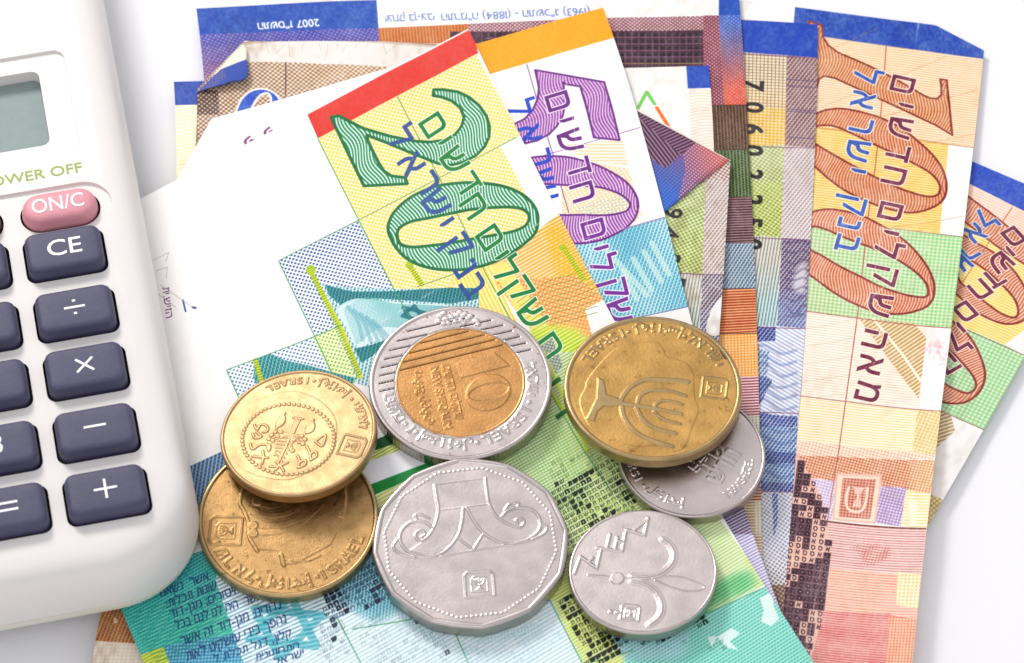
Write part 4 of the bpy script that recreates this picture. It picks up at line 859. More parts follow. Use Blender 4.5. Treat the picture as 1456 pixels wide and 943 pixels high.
def cl(cv, pts, w_, h, part=None, closed=False, sm=True): cl_uv(cv, cv.uv(pts), w_, h, part, closed, sm)
def cp(cv, pts, h, part=None, sm=True): cp_uv(cv, cv.uv(pts), h, part, sm)
def disc_uv(cv, c, r, h, part=None): cp_uv(cv, [(c[0] + r * math.cos(t), c[1] + r * math.sin(t)) for t in np.linspace(0, 2 * math.pi, 17)[:-1]], h, part)
def arc(cv, text, a0, a1, r, hmm, h, outward=True, bold=.03, part=2):
    n = len(text)
    for i, ch in enumerate(text):
        if ch == ' ': continue
        a = a0 + (a1 - a0) * (i / max(n - 1, 1)); ra = math.radians(a)
        if ch == '.': disc_uv(cv, (r * math.cos(ra), r * math.sin(ra)), .22, h, part); continue
        cv.glyph(ch, (r * math.cos(ra), r * math.sin(ra)), hmm, a + 90 if outward else a - 90, (h,) * 3, bold, part=part, ref='A' if ord(ch) < 128 else '\u05dd', uvspace=True)
def emblem(cv, c_px, size, ang, h, part=1):
    c = cv.uv([c_px])[0]; a = math.radians(ang); ca, sa = math.cos(a), math.sin(a)
    def X(*p): return [(c[0] + size * (x * ca - y * sa), c[1] + size * (x * sa + y * ca)) for x, y in p]
    cl_uv(cv, X((-.5, .5), (-.5, -.38), (-.38, -.5), (.38, -.5), (.5, -.38), (.5, .5)), .26, h, part, closed=True, sm=False)
    cl_uv(cv, X((-.28, .3), (-.28, -.2), (-.18, -.3), (.18, -.3), (.28, -.2), (.28, .3)), .08, h * .7, part, closed=True, sm=False)
    cl_uv(cv, X((0, .22), (0, -.2)), .13, h, part); cp_uv(cv, X((-.14, .24), (.14, .24), (.03, .12), (-.03, .12)), h, part)
    for q in (.09, .17): cl_uv(cv, X((-q, -.2), (-q, -.2 + q * .4), (-q * .7, -.2 + q * 1.1), (0, -.2 + q * 1.6), (q * .7, -.2 + q * 1.1), (q, -.2 + q * .4), (q, -.2)), .09, h, part)
def coin(name, label, cat, c_px, zt, R, th, art, parts, walls, rimm, ratio=None, phi=0.0, reed=0, sides=0, side0=0, rimw=.075, rimh=.16, ns=600, nr=185, group='coins lying on the topmost note', dirt=None):
    d = ray(*c_px); d = d / np.linalg.norm(d); zv = -d; xv = RT - (RT @ zv) * zv; xv /= np.linalg.norm(xv); yv = np.cross(zv, xv)
    if ratio is None: nrm = np.array([0, 0, 1.0])
    else:
        f = math.radians(phi); sn = math.sqrt(1 - ratio ** 2); nrm = zv * ratio + sn * (yv * math.cos(f) - xv * math.sin(f))
    ex = RT - (RT @ nrm) * nrm; ex /= np.linalg.norm(ex); ey = np.cross(nrm, ex); P0 = at(*c_px, zt)
    def inv(px):
        dd = ray(px[:, 0], px[:, 1]); t = ((P0 - CAM) @ nrm) / (dd @ nrm); Q = CAM + dd * t[:, None] - P0
        return np.stack([Q @ ex, -(Q @ ey)], -1)
    cv = Canvas(inv, -R, R, -R, R, 30, (0, 0, 0)); art(cv)
    H = gblur(cv.img[..., 0].astype(float), 1.0) * .68
    hn = rng.normal(size=(48, 48)); 
    def hs(x, y):
        X = np.clip((x + R) * cv.res - .5, 0, cv.W - 1.001); Y = np.clip((y + R) * cv.res - .5, 0, cv.H - 1.001)
        i, j = X.astype(int), Y.astype(int); fx, fy = X - i, Y - j
        return (H[j, i] * (1 - fx) + H[j, i + 1] * fx) * (1 - fy) + (H[j + 1, i] * (1 - fx) + H[j + 1, i + 1] * fx) * fy
    th_ = np.linspace(0, 2 * math.pi, ns, endpoint=False)
    if sides:
        q = math.pi / sides; m_ = (th_ - side0) % (2 * q) - q; pb = math.cos(q) / np.cos(m_); bo = 1 - .45 * (1 - pb); bi = 1 - .85 * (1 - pb)
    else: bo = bi = np.ones(ns)
    rf = 1 - rimw
    rings = []; kinds = []
    for r in np.linspace(0.006, rf, nr): rings.append((r, None)); 
    for r, z in ((rf + .012, rimh * .75), (rf + .022, rimh), (.972, rimh), (.986, rimh - .03), (.995, rimh - .12), (1.0, rimh - .28)): rings.append((r, z))
    nface = nr; nrim = len(rings)
    for r, z in ((1.0, -.3), (1.0, -th * .5), (1.0, -th + .25), (.992, -th + .06), (.975, -th)): rings.append((r, z))
    V = []
    for k, (r, z) in enumerate(rings):
        b = bi * min(r / rf, 1) ** 1 * 1.0 if k < nface else (bi if k < nface + 2 else bo)
        rr = R * r * (bi if k < nface + 2 else bo)
        if k >= nrim and reed: rr = rr - .07 * (0.5 + 0.5 * np.cos(th_ * reed))
        x, y = rr * np.cos(th_), -rr * np.sin(th_)
        zz = hs(x, y) if z is None else np.full(ns, z)
        V.append(np.stack([x, -y, zz], -1))
    V = np.concatenate(V); W = P0 + V[:, :1] * ex + V[:, 1:2] * ey + V[:, 2:] * nrm
    i = np.arange(ns); j = (i + 1) % ns
    def quads(a, b): return np.concatenate([np.stack([k * ns + i, (k + 1) * ns + i, (k + 1) * ns + j, k * ns + j], -1) for k in range(a, b)])
    def sub(nm, F, m, parent, extra=None, ang=None):
        u = np.unique(F); mp = np.zeros(len(W), np.int64); mp[u] = np.arange(len(u)); fl = mp[F].tolist()
        if extra is not None: fl.append([int(mp[k]) for k in extra])
        return mesh_obj(nm, W[u], fl, m, parent, smooth_angle=ang)
    root = sub(name, quads(nrim - 1, len(rings) - 1), walls, None, [(len(rings) - 1) * ns + k for k in i[::-1]], 50)
    tag(root, label, cat, group)
    sub('rim', quads(nface - 1, nrim - 1), rimm, root, ang=60)
    F = quads(0, nface - 1); cen = V[F].mean(1)
    px_ = np.clip(((cen[:, 0] + R) * cv.res).astype(int), 0, cv.W - 1); py_ = np.clip(((-cen[:, 1] + R) * cv.res).astype(int), 0, cv.H - 1)
    ids = cv.part[py_, px_]
    for g, (nm, m) in parts.items():
        if (ids == g).any(): sub(nm, F[ids == g], m, root, [int(k) for k in i] if g == parts_centre(cv, ids, F) else None)
    return root
def parts_centre(cv, ids, F): return int(ids[0])
HEB = '\u05dc\u05d0\u05e8\u05e9\u05d9'; ARA = '\uFEDE\uFEF4\uFE8B\uFE8D\uFEAE\uFEB3\uFE87'
def note_z(px, py): 
    q = N20.inv(np.array([[px, py]], float)); return float(N20.surf(q[:, 0], q[:, 1])[0, 2])
K10, K5, KA, K1, KS, KL = C(510, 420, 3.772), C(510, 640, 3.494), C(790, 430, 3.93), C(790, 600, 3.042), C(270, 510, 4.489), C(270, 650, 4.489)
# ---- two-coloured coin with 10
def art10(cv):
    R = 11.5
    cv.part[:] = 0
    disc_uv(cv, (0, 0), .715 * R, .02, 3)
    ringl = [(r * math.cos(t), r * math.sin(t)) for r, t in [(.715 * R, t) for t in np.linspace(0, 2 * math.pi, 65)[:-1]]]
    cl_uv(cv, ringl, .16, -.1, 0, closed=True); cl_uv(cv, [(x * .975, y * .975) for x, y in ringl], .14, .09, 3, closed=True)
    A0, B0 = cv.uv(K10((90, 520), (950, 325))); d = (B0 - A0); d /= np.hypot(*d); up = np.array([d[1], -d[0]])
    sp = 1.13
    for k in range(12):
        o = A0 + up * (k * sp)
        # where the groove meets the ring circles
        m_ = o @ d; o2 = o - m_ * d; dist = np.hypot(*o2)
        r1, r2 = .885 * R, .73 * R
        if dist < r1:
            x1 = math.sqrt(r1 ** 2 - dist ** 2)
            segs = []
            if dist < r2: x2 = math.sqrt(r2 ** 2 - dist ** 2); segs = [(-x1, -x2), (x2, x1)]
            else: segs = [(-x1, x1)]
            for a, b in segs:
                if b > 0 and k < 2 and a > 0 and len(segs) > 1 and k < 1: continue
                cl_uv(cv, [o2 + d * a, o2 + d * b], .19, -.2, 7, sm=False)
    C1, D1 = cv.uv(K10((215, 405), (790, 262))); d = D1 - C1; d /= np.hypot(*d); up = np.array([d[1], -d[0]])
    for k in range(5):
        o = C1 + up * (k * 1.08 + (.0 if k else 0)); m_ = o @ d; o2 = o - m_ * d; dist = np.hypot(*o2); r2 = .675 * R
        if dist < r2:
            x2 = math.sqrt(r2 ** 2 - dist ** 2); cl_uv(cv, [o2 - d * x2, o2 + d * x2], .17, -.18, 8, sm=False)
    cp(cv, K10((525, 368), (728, 308), (810, 378), (550, 445)), .14, 4, sm=False)
    cp(cv, [(K10((695 + 120 * math.cos(t) - 8 * math.sin(t), 523 + 98 * math.sin(t) - 8 * math.cos(t)))[0]) for t in np.linspace(0, 2 * math.pi, 33)[:-1]], .14, 4)
    cp(cv, [(K10((697 + 106 * math.cos(t) + 6 * math.sin(t), 518 + 42 * math.sin(t) - 24 * math.cos(t)))[0]) for t in np.linspace(0, 2 * math.pi, 33)[:-1]], .02, 3)
    cv.put('NEW SHEQALIM', K10((385, 392))[0], K10((462, 718))[0], .95, (.14,) * 3, .03, part=5, ref='A')
    cv.put('\u05dd\u05d9\u05e9\u05d3\u05d7 \u05dd\u05d9\u05dc\u05e7\u05e9', K10((446, 378))[0], K10((520, 668))[0], .95, (.14,) * 3, .03, part=5)
    cv.put('\u0629\u062f\u064a\u062f\u062c \u0644\u0642\u064a\u0634', K10((300, 412))[0], K10((375, 695))[0], .8, (.14,) * 3, .03, part=5)
    arc(cv, 'ISRAEL', 26, 68, .80 * R, 1.35, .16, bold=.02); arc(cv, HEB, -15, 12, .80 * R, 1.2, .16, bold=.02)
    arc(cv, ARA[::-1][::-1], 84, 122, .80 * R, 1.1, .16, bold=.02); arc(cv, '\u05d6"\u05e1\u05e9\u05ea\u05d4'[::-1], 166, 131, .80 * R, 1.2, .16, bold=.02)
    for a in (19, 76, 126): disc_uv(cv, (.8 * R * math.cos(math.radians(a)), .8 * R * math.sin(math.radians(a))), .25, .16, 2)
    for x, y in ((430, 140), (440, 110), (458, 95), (470, 125), (482, 150), (500, 118), (520, 140), (545, 92), (560, 112), (548, 135), (572, 98), (585, 125), (565, 148), (600, 112), (632, 138), (640, 155), (455, 152), (530, 105)):
        disc_uv(cv, cv.uv(K10((x, y)))[0], .34, .18, 1)
z = note_z(655, 600)
GRV = mat('dark_reflection_groove', (92, 76, 72), .5, .8); GRV2 = mat('dark_reflection_gold_groove', (130, 86, 44), .5, .8)  # groove colours darkened to stand in for dark reflections in the recesses
RUST = mat('rust_fleck', (168, 88, 44), .7, .3, var=.3, vscale=2000)
_a10 = art10
def art10r(cv):
    _a10(cv)
    for x, y, r in ((372, 118, 14), (385, 108, 9), (512, 86, 12), (492, 96, 8), (845, 172, 16), (862, 165, 9), (250, 195, 12), (262, 185, 8), (895, 200, 9), (970, 315, 9), (992, 385, 5), (995, 470, 5), (905, 655, 7), (660, 772, 6), (785, 775, 5), (760, 800, 5), (490, 855, 7), (505, 857, 5), (290, 800, 9), (820, 715, 5), (930, 345, 6), (850, 210, 8), (868, 240, 6), (800, 235, 7), (305, 155, 6)):
        for q in range(4):
            c_ = cv.uv(K10((x + rng.normal() * r * .7, y + rng.normal() * r * .45)))[0]
            mb = cv.mask([orient(cv.tocan(np.array([(c_[0] + math.cos(t) * rr_, c_[1] + math.sin(t) * rr_ * .7) for t, rr_ in zip(np.linspace(0, 5.5, 8), rng.uniform(.25, 1.0, 8) * r / 60)])))])
            if mb is not None: x0, x1, y0, y1 = mb[1]; cv.part[y0:y1, x0:x1][mb[0] > .4] = 6
coin('ten_coin', 'two coloured coin with a silver ring round a gold centre reading 10', 'coin', (654.5, 543.5), z + 2.3, 11.55, 2.25, art10r,
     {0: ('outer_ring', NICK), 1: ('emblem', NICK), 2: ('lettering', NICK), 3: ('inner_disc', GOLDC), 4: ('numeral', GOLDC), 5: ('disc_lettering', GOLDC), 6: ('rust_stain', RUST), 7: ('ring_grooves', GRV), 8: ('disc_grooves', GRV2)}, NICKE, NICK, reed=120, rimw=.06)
# ---- twelve-sided coin
def art5(cv):
    R = 12.0
    S = lambda p, w_=.34, h=.15, c=False: cl(cv, K5(*p), w_, h, 1, c)
    cp(cv, K5((378, 172), (628, 140), (642, 255), (668, 310), (730, 362), (780, 382), (870, 420), (760, 470), (680, 452), (610, 405), (535, 288), (520, 290), (505, 380), (440, 490), (350, 528), (250, 500), (330, 445), (385, 360), (396, 290)), .045, 1, sm=False)
    S(((378, 174), (388, 240), (396, 300), (380, 370), (345, 428), (305, 452), (282, 430), (292, 404), (318, 402), (328, 420), (312, 432)))
    S(((362, 385), (335, 362), (290, 352), (240, 370), (207, 415), (212, 468), (262, 515), (345, 530), (425, 505), (488, 435), (512, 365), (520, 290)), .38)
    S(((290, 350), (280, 325), (310, 320), (350, 340)), .3); S(((196, 440), (172, 480), (200, 512), (280, 534)), .3)
    S(((630, 140), (636, 200), (648, 265), (680, 325), (740, 368), (795, 384), (822, 362), (808, 340), (782, 346), (788, 364)))
    S(((712, 330), (742, 300), (800, 285), (865, 300), (900, 345), (895, 400), (835, 445), (750, 468), (680, 450), (612, 405), (565, 340), (535, 286)), .38)
    S(((725, 300), (750, 268), (792, 264), (790, 280)), .3); S(((905, 372), (935, 380), (920, 415), (860, 445)), .3)
    S(((378, 172), (628, 140)), .12, .1); S(((398, 300), (648, 268)), .1, .1); S(((410, 528), (560, 500), (850, 452)), .2, .13)
    cl(cv, K5((498, 440), (568, 498), (618, 418)), .3, .14, 1, sm=False)
    emblem(cv, K5((600, 665))[0], 3.5, -4, .16)
    for k in range(110):
        a = 2 * math.pi * k / 110; q = math.pi / 12; m_ = (a - .13) % (2 * q) - q; pb = math.cos(q) / math.cos(m_)
        disc_uv(cv, (R * .885 * pb * math.cos(a), R * .885 * pb * math.sin(a)), .14, .1, 0)
z = note_z(672, 830)
coin('five_coin', 'large twelve sided silver coin with a scrolled column top', 'coin', (669, 770.5), z + 2.4, 12.05, 2.35, art5,
     {0: ('face', NICK), 1: ('emblem', NICK)}, NICKE, NICK, sides=12, side0=.13, rimw=.055, rimh=.17)
# ---- one coins
def art1(cv):
    S = lambda p, w_=.34, h=.14, part=1: cl(cv, K1(*p), w_, h, part)
    S(((140, 663), (200, 668), (265, 675)), .22); S(((265, 676), (330, 676), (420, 672)), .22)
    disc_uv(cv, cv.uv(K1((266, 678)))[0], .85, .2, 1)
    for w_, h in ((1.1, .05), (.36, .14)):
        S(((330, 668), (400, 668), (460, 650), (503, 612), (512, 570), (495, 535), (463, 508)), w_, h)
        S(((330, 690), (390, 705), (440, 745), (460, 800), (445, 845), (405, 878)), w_, h)
    S(((420, 678), (480, 668), (560, 676), (645, 715), (580, 732), (500, 715), (430, 684)), .15, .09)
    L_ = lambda p: cl(cv, K1(*p), .42, .16, 2, sm=False)
    for p in (((82, 656), (108, 584)), ((108, 584), (178, 634)), ((178, 634), (196, 556)), ((140, 608), (160, 590)), ((180, 545), (288, 560)), ((288, 560), (303, 480)), ((236, 488), (222, 545)), ((268, 500), (256, 552)), ((268, 516), (290, 520)),
              ((308, 468), (384, 492)), ((384, 492), (400, 416)), ((334, 474), (398, 424))): L_(p)
    emblem(cv, K1((322, 826))[0], 2.2, 8, .14); disc_uv(cv, cv.uv(K1((238, 822)))[0], .25, .12, 1); disc_uv(cv, cv.uv(K1((268, 826)))[0], .3, .14, 1)
z = note_z(914, 850)
coin('one_coin', 'small silver coin with a lily flower, nearest the bottom edge of the photo', 'coin', (914, 812), z + 2.25, 9.05, 1.75, art1,
     {0: ('face', NICK), 1: ('emblem', NICK), 2: ('lettering', NICK)}, NICKE, NICK, ratio=.832, phi=0, rimw=.05, rimh=.12)
def art1b(cv):
    R = 9.0
    cv.put('\u05dc\u05e7\u05e9', K1((640, 238))[0], K1((742, 128))[0], 1.9, (.16,) * 3, .02, part=2)
    cv.put('\u05e9\u05d3\u05d7', K1((712, 272))[0], K1((802, 140))[0], 1.9, (.16,) * 3, .02, part=2)
    arc(cv, 'NEW SHEQEL', 52, 8, .80 * R, .95, .13, outward=False, bold=.03)
    arc(cv, 'ISRAEL', 176, 226, .82 * R, 1.0, .14, outward=False, bold=.02) if False else arc(cv, 'ISRA', 152, 172, .84 * R, 1.0, .14, outward=False, bold=.02)
    disc_uv(cv, (.84 * R * math.cos(math.radians(143)), .84 * R * math.sin(math.radians(143))), .2, .14, 2)
    arc(cv, ARA, 134, 100, .80 * R, 1.0, .14, outward=False, bold=.02)
    cl(cv, K1((600, 205), (612, 212), (650, 160), (660, 130)), .25, .13, 1); cl(cv, K1((575, 168), (592, 172), (598, 190)), .25, .13, 1)
zq = note_z(990, 700)
coin('one_coin', 'small silver coin half hidden beneath the tarnished bronze menorah coin', 'coin', (983.5, 646), zq + 1.75, 9.15, 1.7, art1b,
     {0: ('face', NICK), 1: ('numeral', NICK), 2: ('lettering', NICK)}, NICKE, NICK, rimw=.05, rimh=.12)
# ---- ten agorot coins
def art_m(cv):
    R = 11.0
    cp(cv, KA((180, 430), (250, 340), (330, 265), (430, 232), (560, 222), (600, 260), (625, 305), (720, 335), (768, 400), (775, 520), (797, 600), (765, 690), (725, 800), (665, 832), (560, 800), (440, 805), (300, 750), (190, 690), (135, 560), (165, 480)), .06, 1)
    for p, w_ in ((((350, 565), (520, 590), (700, 628)), .62), (((360, 570), (375, 525), (425, 470), (500, 436), (600, 436), (690, 440), (740, 446)), .66), (((365, 570), (385, 650), (445, 725), (540, 775), (650, 808)), .66),
                  (((455, 570), (475, 520), (540, 492), (640, 500), (725, 525)), .58), (((450, 590), (490, 660), (560, 708), (670, 735)), .6), (((545, 600), (570, 562), (625, 552), (705, 572)), .5), (((550, 612), (600, 655), (695, 682)), .5)):
        cl(cv, KA(*p), w_ * 1.02, .2, 4)
    cp(cv, KA((235, 420), (268, 440), (285, 518), (370, 545), (360, 580), (268, 582), (235, 610), (215, 668), (172, 652), (228, 540)), .2, 4, sm=False)
    arc(cv, 'ISRAEL'[::-1], -151.5, -113, .835 * R, 1.3, .17, outward=False, bold=.02)
    arc(cv, HEB, -57, -23, .845 * R, 1.3, .17, bold=.02)
    arc(cv, ARA, -99, -66, .85 * R, 1.1, .17, outward=False, bold=.02)
    for a in (-108, -62): disc_uv(cv, (.83 * R * math.cos(math.radians(a)), .83 * R * math.sin(math.radians(a))), .25, .16, 2)
    emblem(cv, KA((888, 480))[0], 3.1, 98, .16, 3)
    cp(cv, KA((915, 265), (945, 275), (965, 320), (940, 310)), .0, 5)
DIRT = mat('dark_tarnish', (70, 48, 36), .6, .3)
coin('ten_agorot_coin', 'tarnished bronze coin with a large menorah, propped on a small silver coin', 'coin', (928, 551.5), zq + 1.75 + 2.55, 11.15, 1.6, art_m,
     {0: ('face', BRZ), 1: ('relief', BRZ), 4: ('emblem', BRZL), 2: ('lettering', BRZL), 3: ('shield', BRZL), 5: ('stain', DIRT)}, BRZL, BRZL, ratio=.81, phi=-4, rimw=.065, rimh=.2)
def art_l2(cv):
    R = 11.0
    cp(cv, KL((320, 100), (350, 200), (310, 290), (345, 350), (370, 420), (380, 520), (430, 590), (560, 600), (580, 690), (680, 680), (900, 560), (980, 400), (1000, 200), (980, 50), (700, 0), (400, 0)), .1, 1, sm=False)
    cl(cv, KL((345, 200), (318, 290), (345, 345), (372, 420), (378, 510), (430, 600)), .5, .17, 1)
    for p, w_ in ((((430, 290), (520, 310), (600, 285), (650, 240), (660, 150)), .8), (((420, 350), (520, 375), (640, 350), (720, 280), (740, 180)), .7), (((405, 430), (520, 440), (660, 410), (790, 300), (810, 180)), .8), (((410, 485), (560, 480), (700, 430), (860, 280)), .6)):
        cl(cv, KL(*p), w_ * 1.25, .13, 4)
    for x, y in ((430, 285), (415, 350), (405, 440), (405, 490)): disc_uv(cv, cv.uv(KL((x, y)))[0], .6, .24, 4)
    cp(cv, KL((920, 310), (985, 200), (1000, 250), (985, 395), (950, 380)), .2, 4, sm=False)
    cl(cv, KL((585, 625), (600, 695)), .5, .22, 1); cl(cv, KL((640, 660), (740, 665), (830, 630)), .25, .16, 1)
    emblem(cv, KL((228, 470))[0], 3.9, -88, .16, 3)
    arc(cv, 'ISRAEL', 60, 20, .835 * R, 1.3, .18, outward=False, bold=.02)
    arc(cv, HEB, 117, 158, .845 * R, 1.35, .18, bold=.02)
    arc(cv, ARA, 104, 71, .84 * R, 1.2, .18, outward=False, bold=.02)
    for a in (65, 111): disc_uv(cv, (.83 * R * math.cos(math.radians(a)), .83 * R * math.sin(math.radians(a))), .25, .16, 2)
zl = note_z(405, 790)
coin('ten_agorot_coin', 'bright speckled bronze coin half covered by the pale gold coin with a beaded ring', 'coin', (409.5, 736.5), zl + 1.65, 11.15, 1.6, art_l2,
     {0: ('face', BRZ2), 1: ('relief', BRZ2), 4: ('emblem', BRZ2), 2: ('lettering', BRZ2), 3: ('shield', BRZ2)}, BRZL, BRZL, rimw=.06, rimh=.18)
def art_s(cv):
    R = 9.75
    ol = smooth(KS((700, 215), (830, 270), (918, 365), (938, 470), (905, 580), (820, 690), (700, 752), (600, 775), (450, 752), (330, 700), (278, 620), (265, 480), (290, 370), (370, 290), (500, 240), (620, 212)))
    cp(cv, ol, .05, 1, sm=False)
    for k in range(58):
        t = 2 * math.pi * k / 58; disc_uv(cv, cv.uv(KS((628 + 293 * math.cos(t) + 10 * math.sin(t), 517 + 224 * math.sin(t) - 12 * math.cos(t))))[0], .24, .19, 1)
    S = lambda p, w_=.3, h=.17: cl(cv, KS(*p), w_, h, 1)
    for o in (-18, -6, 6, 18): S(((692 + o, 378 + abs(o) * .2), (668 + o * .7, 440), (650 + o * .6, 485)), .2, .15)
    S(((660, 378), (724, 388)), .3)
    for k in range(6): S(((645 - k * 15, 500 + k * 26), (600 - k * 12, 500 + k * 20 + 10), (560 - k * 4, 500 + k * 24)), .2, .14); S(((645 - k * 15, 500 + k * 26), (660 - k * 14, 540 + k * 24)), .2, .14)
    S(((650, 485), (610, 570), (565, 665)), .35)
    for k, (x, y) in enumerate(((520, 490), (545, 470), (580, 470), (505, 515), (530, 525), (690, 500), (715, 495), (735, 518), (700, 535), (722, 545), (655, 590), (560, 495), (665, 520))):
        S(((640, 490), ((x + 640) / 2, (y + 490) / 2 - 6), (x, y)), .16, .12); disc_uv(cv, cv.uv(KS((x, y)))[0], .28, .19, 1)
    cp(cv, KS((600, 360), (612, 385), (600, 420), (570, 440), (548, 438), (555, 405), (575, 372)), .2, 1); S(((600, 360), (608, 352)), .3, .2); S(((560, 440), (550, 452)), .3)
    cp(cv, KS((785, 402), (800, 430), (790, 462), (755, 482), (735, 478), (742, 440), (760, 412)), .2, 1); S(((785, 402), (790, 392)), .3, .2)
    L_ = lambda *p: cl(cv, KS(*p), .34, .2, 2)
    L_((412, 425), (430, 455), (450, 425), (480, 425), (498, 445), (490, 468), (465, 470)); L_((425, 470), (455, 500), (415, 510), (400, 480)); L_((385, 545), (400, 580), (440, 555), (470, 550), (510, 555), (505, 590), (490, 545))
    L_((465, 590), (470, 630), (460, 675)); L_((400, 625), (440, 630), (498, 635)); L_((510, 690), (560, 690), (625, 665)); L_((550, 660), (580, 690), (600, 720)); L_((545, 712), (560, 700))
    L_((685, 620), (700, 650), (690, 700)); L_((690, 700), (735, 680), (735, 650), (700, 665)); L_((745, 560), (765, 600), (770, 650)); L_((770, 650), (808, 625), (800, 595), (765, 610))
    L_((800, 530), (860, 488), (862, 520), (840, 560), (800, 530))
    arc(cv, 'ISRAEL'[::-1], -119, -84, .83 * R, 1.0, .16, outward=False, bold=.02)
    arc(cv, ARA, -70, -44, .83 * R, .95, .16, outward=False, bold=.02); arc(cv, HEB[::-1], -29, -3, .84 * R, 1.0, .16, outward=True, bold=.02)
    for a in (-78, -36): disc_uv(cv, (.83 * R * math.cos(math.radians(a)), .83 * R * math.sin(math.radians(a))), .2, .15, 2)
    emblem(cv, KS((1035, 560))[0], 3.0, 108, .15, 3)
coin('five_agorot_coin', 'pale gold coin with a palm frond inside a beaded ring, leaning on another coin', 'coin', (424, 615), zl + 1.65 + 2.9, 9.75, 1.5, art_s,
     {0: ('face', GOLD), 1: ('emblem', GOLD), 2: ('lettering', GOLD), 3: ('shield', GOLD)}, BRZL, GOLD, ratio=.79, phi=13, rimw=.055, rimh=.16)
# ================================================================== calculator
PLA = mat('warm_white_plastic', (229, 224, 220), .4, bump=.006, bscale=2500, spec=.5)
PL2 = mat('yellowed_white_plastic', (226, 222, 208), .45, bump=.006, bscale=2500)
KEY = mat('dark_blue_rubber', (72, 70, 98), .55, bump=.02, bscale=3500, var=.12, vscale=1500)
KEYR = mat('rose_rubber', (222, 150, 160), .5, bump=.02, bscale=3500, var=.08, vscale=1500)
KEYB = mat('brown_rubber', (96, 74, 84), .5, bump=.02, bscale=3500)
WELL = mat('dark_key_well', (34, 22, 26), .7)
PRN = mat('white_print', (250, 250, 250), .5); PRG = mat('green_print', (150, 172, 62), .5)
LCDM = mat('grey_green_display', (138, 154, 152), .4, bump=.004, bscale=5000, var=.06, vscale=900, spec=.2)
ZB, ZP, ZT = 3.75, 5.5, 14.0
TH = math.radians(12.0); ca_, cb_ = np.array([math.cos(TH), math.sin(TH), 0]), np.array([-math.sin(TH), math.cos(TH), 0])
pr = at(244, 520, ZP + .5); pb = at(60, 880, ZP)
# corner of the outline
Mx = np.array([[ca_[0], ca_[1]], [cb_[0], cb_[1]]]); OC = np.linalg.solve(Mx, np.array([pr @ ca_, pb @ cb_])); OC = np.array([OC[0], OC[1], 0])
CW, CL_ = 78.0, 128.0
def loc(x, y, z): return OC + ca_ * x + cb_ * y + np.array([0, 0, z])
def tolocal(px, py, z): P = at(px, py, z) - OC; return np.array([P @ ca_, P @ cb_])
def rrect(x0, x1, y0, y1, r, n=8):
    out = []
    for cx, cy, a in ((x1 - r, y0 + r, -90), (x1 - r, y1 - r, 0), (x0 + r, y1 - r, 90), (x0 + r, y0 + r, 180)):
        for k in range(n + 1):
            t = math.radians(a + 90 * k / n); out.append((cx + r * math.cos(t), cy + r * math.sin(t)))
    return out
def loft(name, rings, m, parent=None, cap_top=True, cap_bot=True, ang=40):
    V = []; F = []; n = len(rings[0][0])
    for pts, z in rings:
        for x, y in pts: V.append(loc(x, y, z))
    for k in range(len(rings) - 1):
        for i in range(n): j = (i + 1) % n; F.append([k * n + i, k * n + j, (k + 1) * n + j, (k + 1) * n + i])
    if cap_top: F.append([(len(rings) - 1) * n + i for i in range(n)])
    if cap_bot: F.append([i for i in range(n)][::-1])
    return mesh_obj(name, V, F, m, parent, smooth_angle=ang)
def body_ring(ins, z, r=11.5): return (rrect(-CW + ins, -ins, ins, CL_ - ins, max(r - ins * .55, 3), 14), z)
croot = empty('calculator', tuple(loc(-CW / 2, CL_ / 2, ZB)))
tag(croot, 'cream white pocket calculator with dark blue keys, cut off by the left edge', 'calculator')
# wells and recesses
keys = []
pc = {}
for nm, c in (('CE', (90.5, 352)), ('\u00f7', (106, 437)), ('\u00d7', (120.5, 519)), ('\u2212', (135, 607)), ('+', (150, 695))): pc[nm] = tolocal(*c, ZT + 1.9)
kx = [p[0] for p in pc.values()]; 
col0 = ['+', '\u2212', '\u00d7', '\u00f7', 'CE']; col1 = ['=', '3', '6', '9', '']
for i, (a, b) in enumerate(zip(col0, col1)):
    x, y = pc[a]; keys.append((x, y, a)); keys.append((x - 12.05, y - .05, b)); keys.append((x - 24.1, y - .1, ''))
KW, KH = 9.75, 6.25
onc = tolocal(83, 288, ZT + 1.7)
pills = [(onc[0], onc[1], 'ON/C', KEYR), (onc[0] - 12.4, onc[1] - .1, '', KEYB), (onc[0] - 24.6, onc[1] - .2, '', KEYB)]
lcd_tr = tolocal(56, 97, ZT); lcd_br = tolocal(69, 203, ZT)
LX1, LY1, LY0 = (lcd_tr[0] + lcd_br[0]) / 2, lcd_tr[1], lcd_br[1]
upper = loft('upper_shell', [body_ring(.25, ZP + .05)] + [body_ring(a, z_) for a, z_ in ((.0, ZP + .2), (.06, ZP + 2.4), (.3, ZP + 4.8), (.65, ZP + 6.4), (1.2, ZP + 7.45), (1.9, ZP + 8.1), (2.8, ZP + 8.4), (4.2, ZT))], PLA)
lower = loft('lower_shell', [body_ring(a, z_) for a, z_ in ((1.6, ZB), (.7, ZB + .12), (.15, ZB + .45), (.0, ZB + .9), (.0, ZP - .12), (.3, ZP))], PL2)
seam = loft('seam_line', [body_ring(.45, ZP - .2), body_ring(.45, ZP + .25)], mat('yellowish_seam', (150, 128, 92), .7))  # parting line in its own yellowish brown
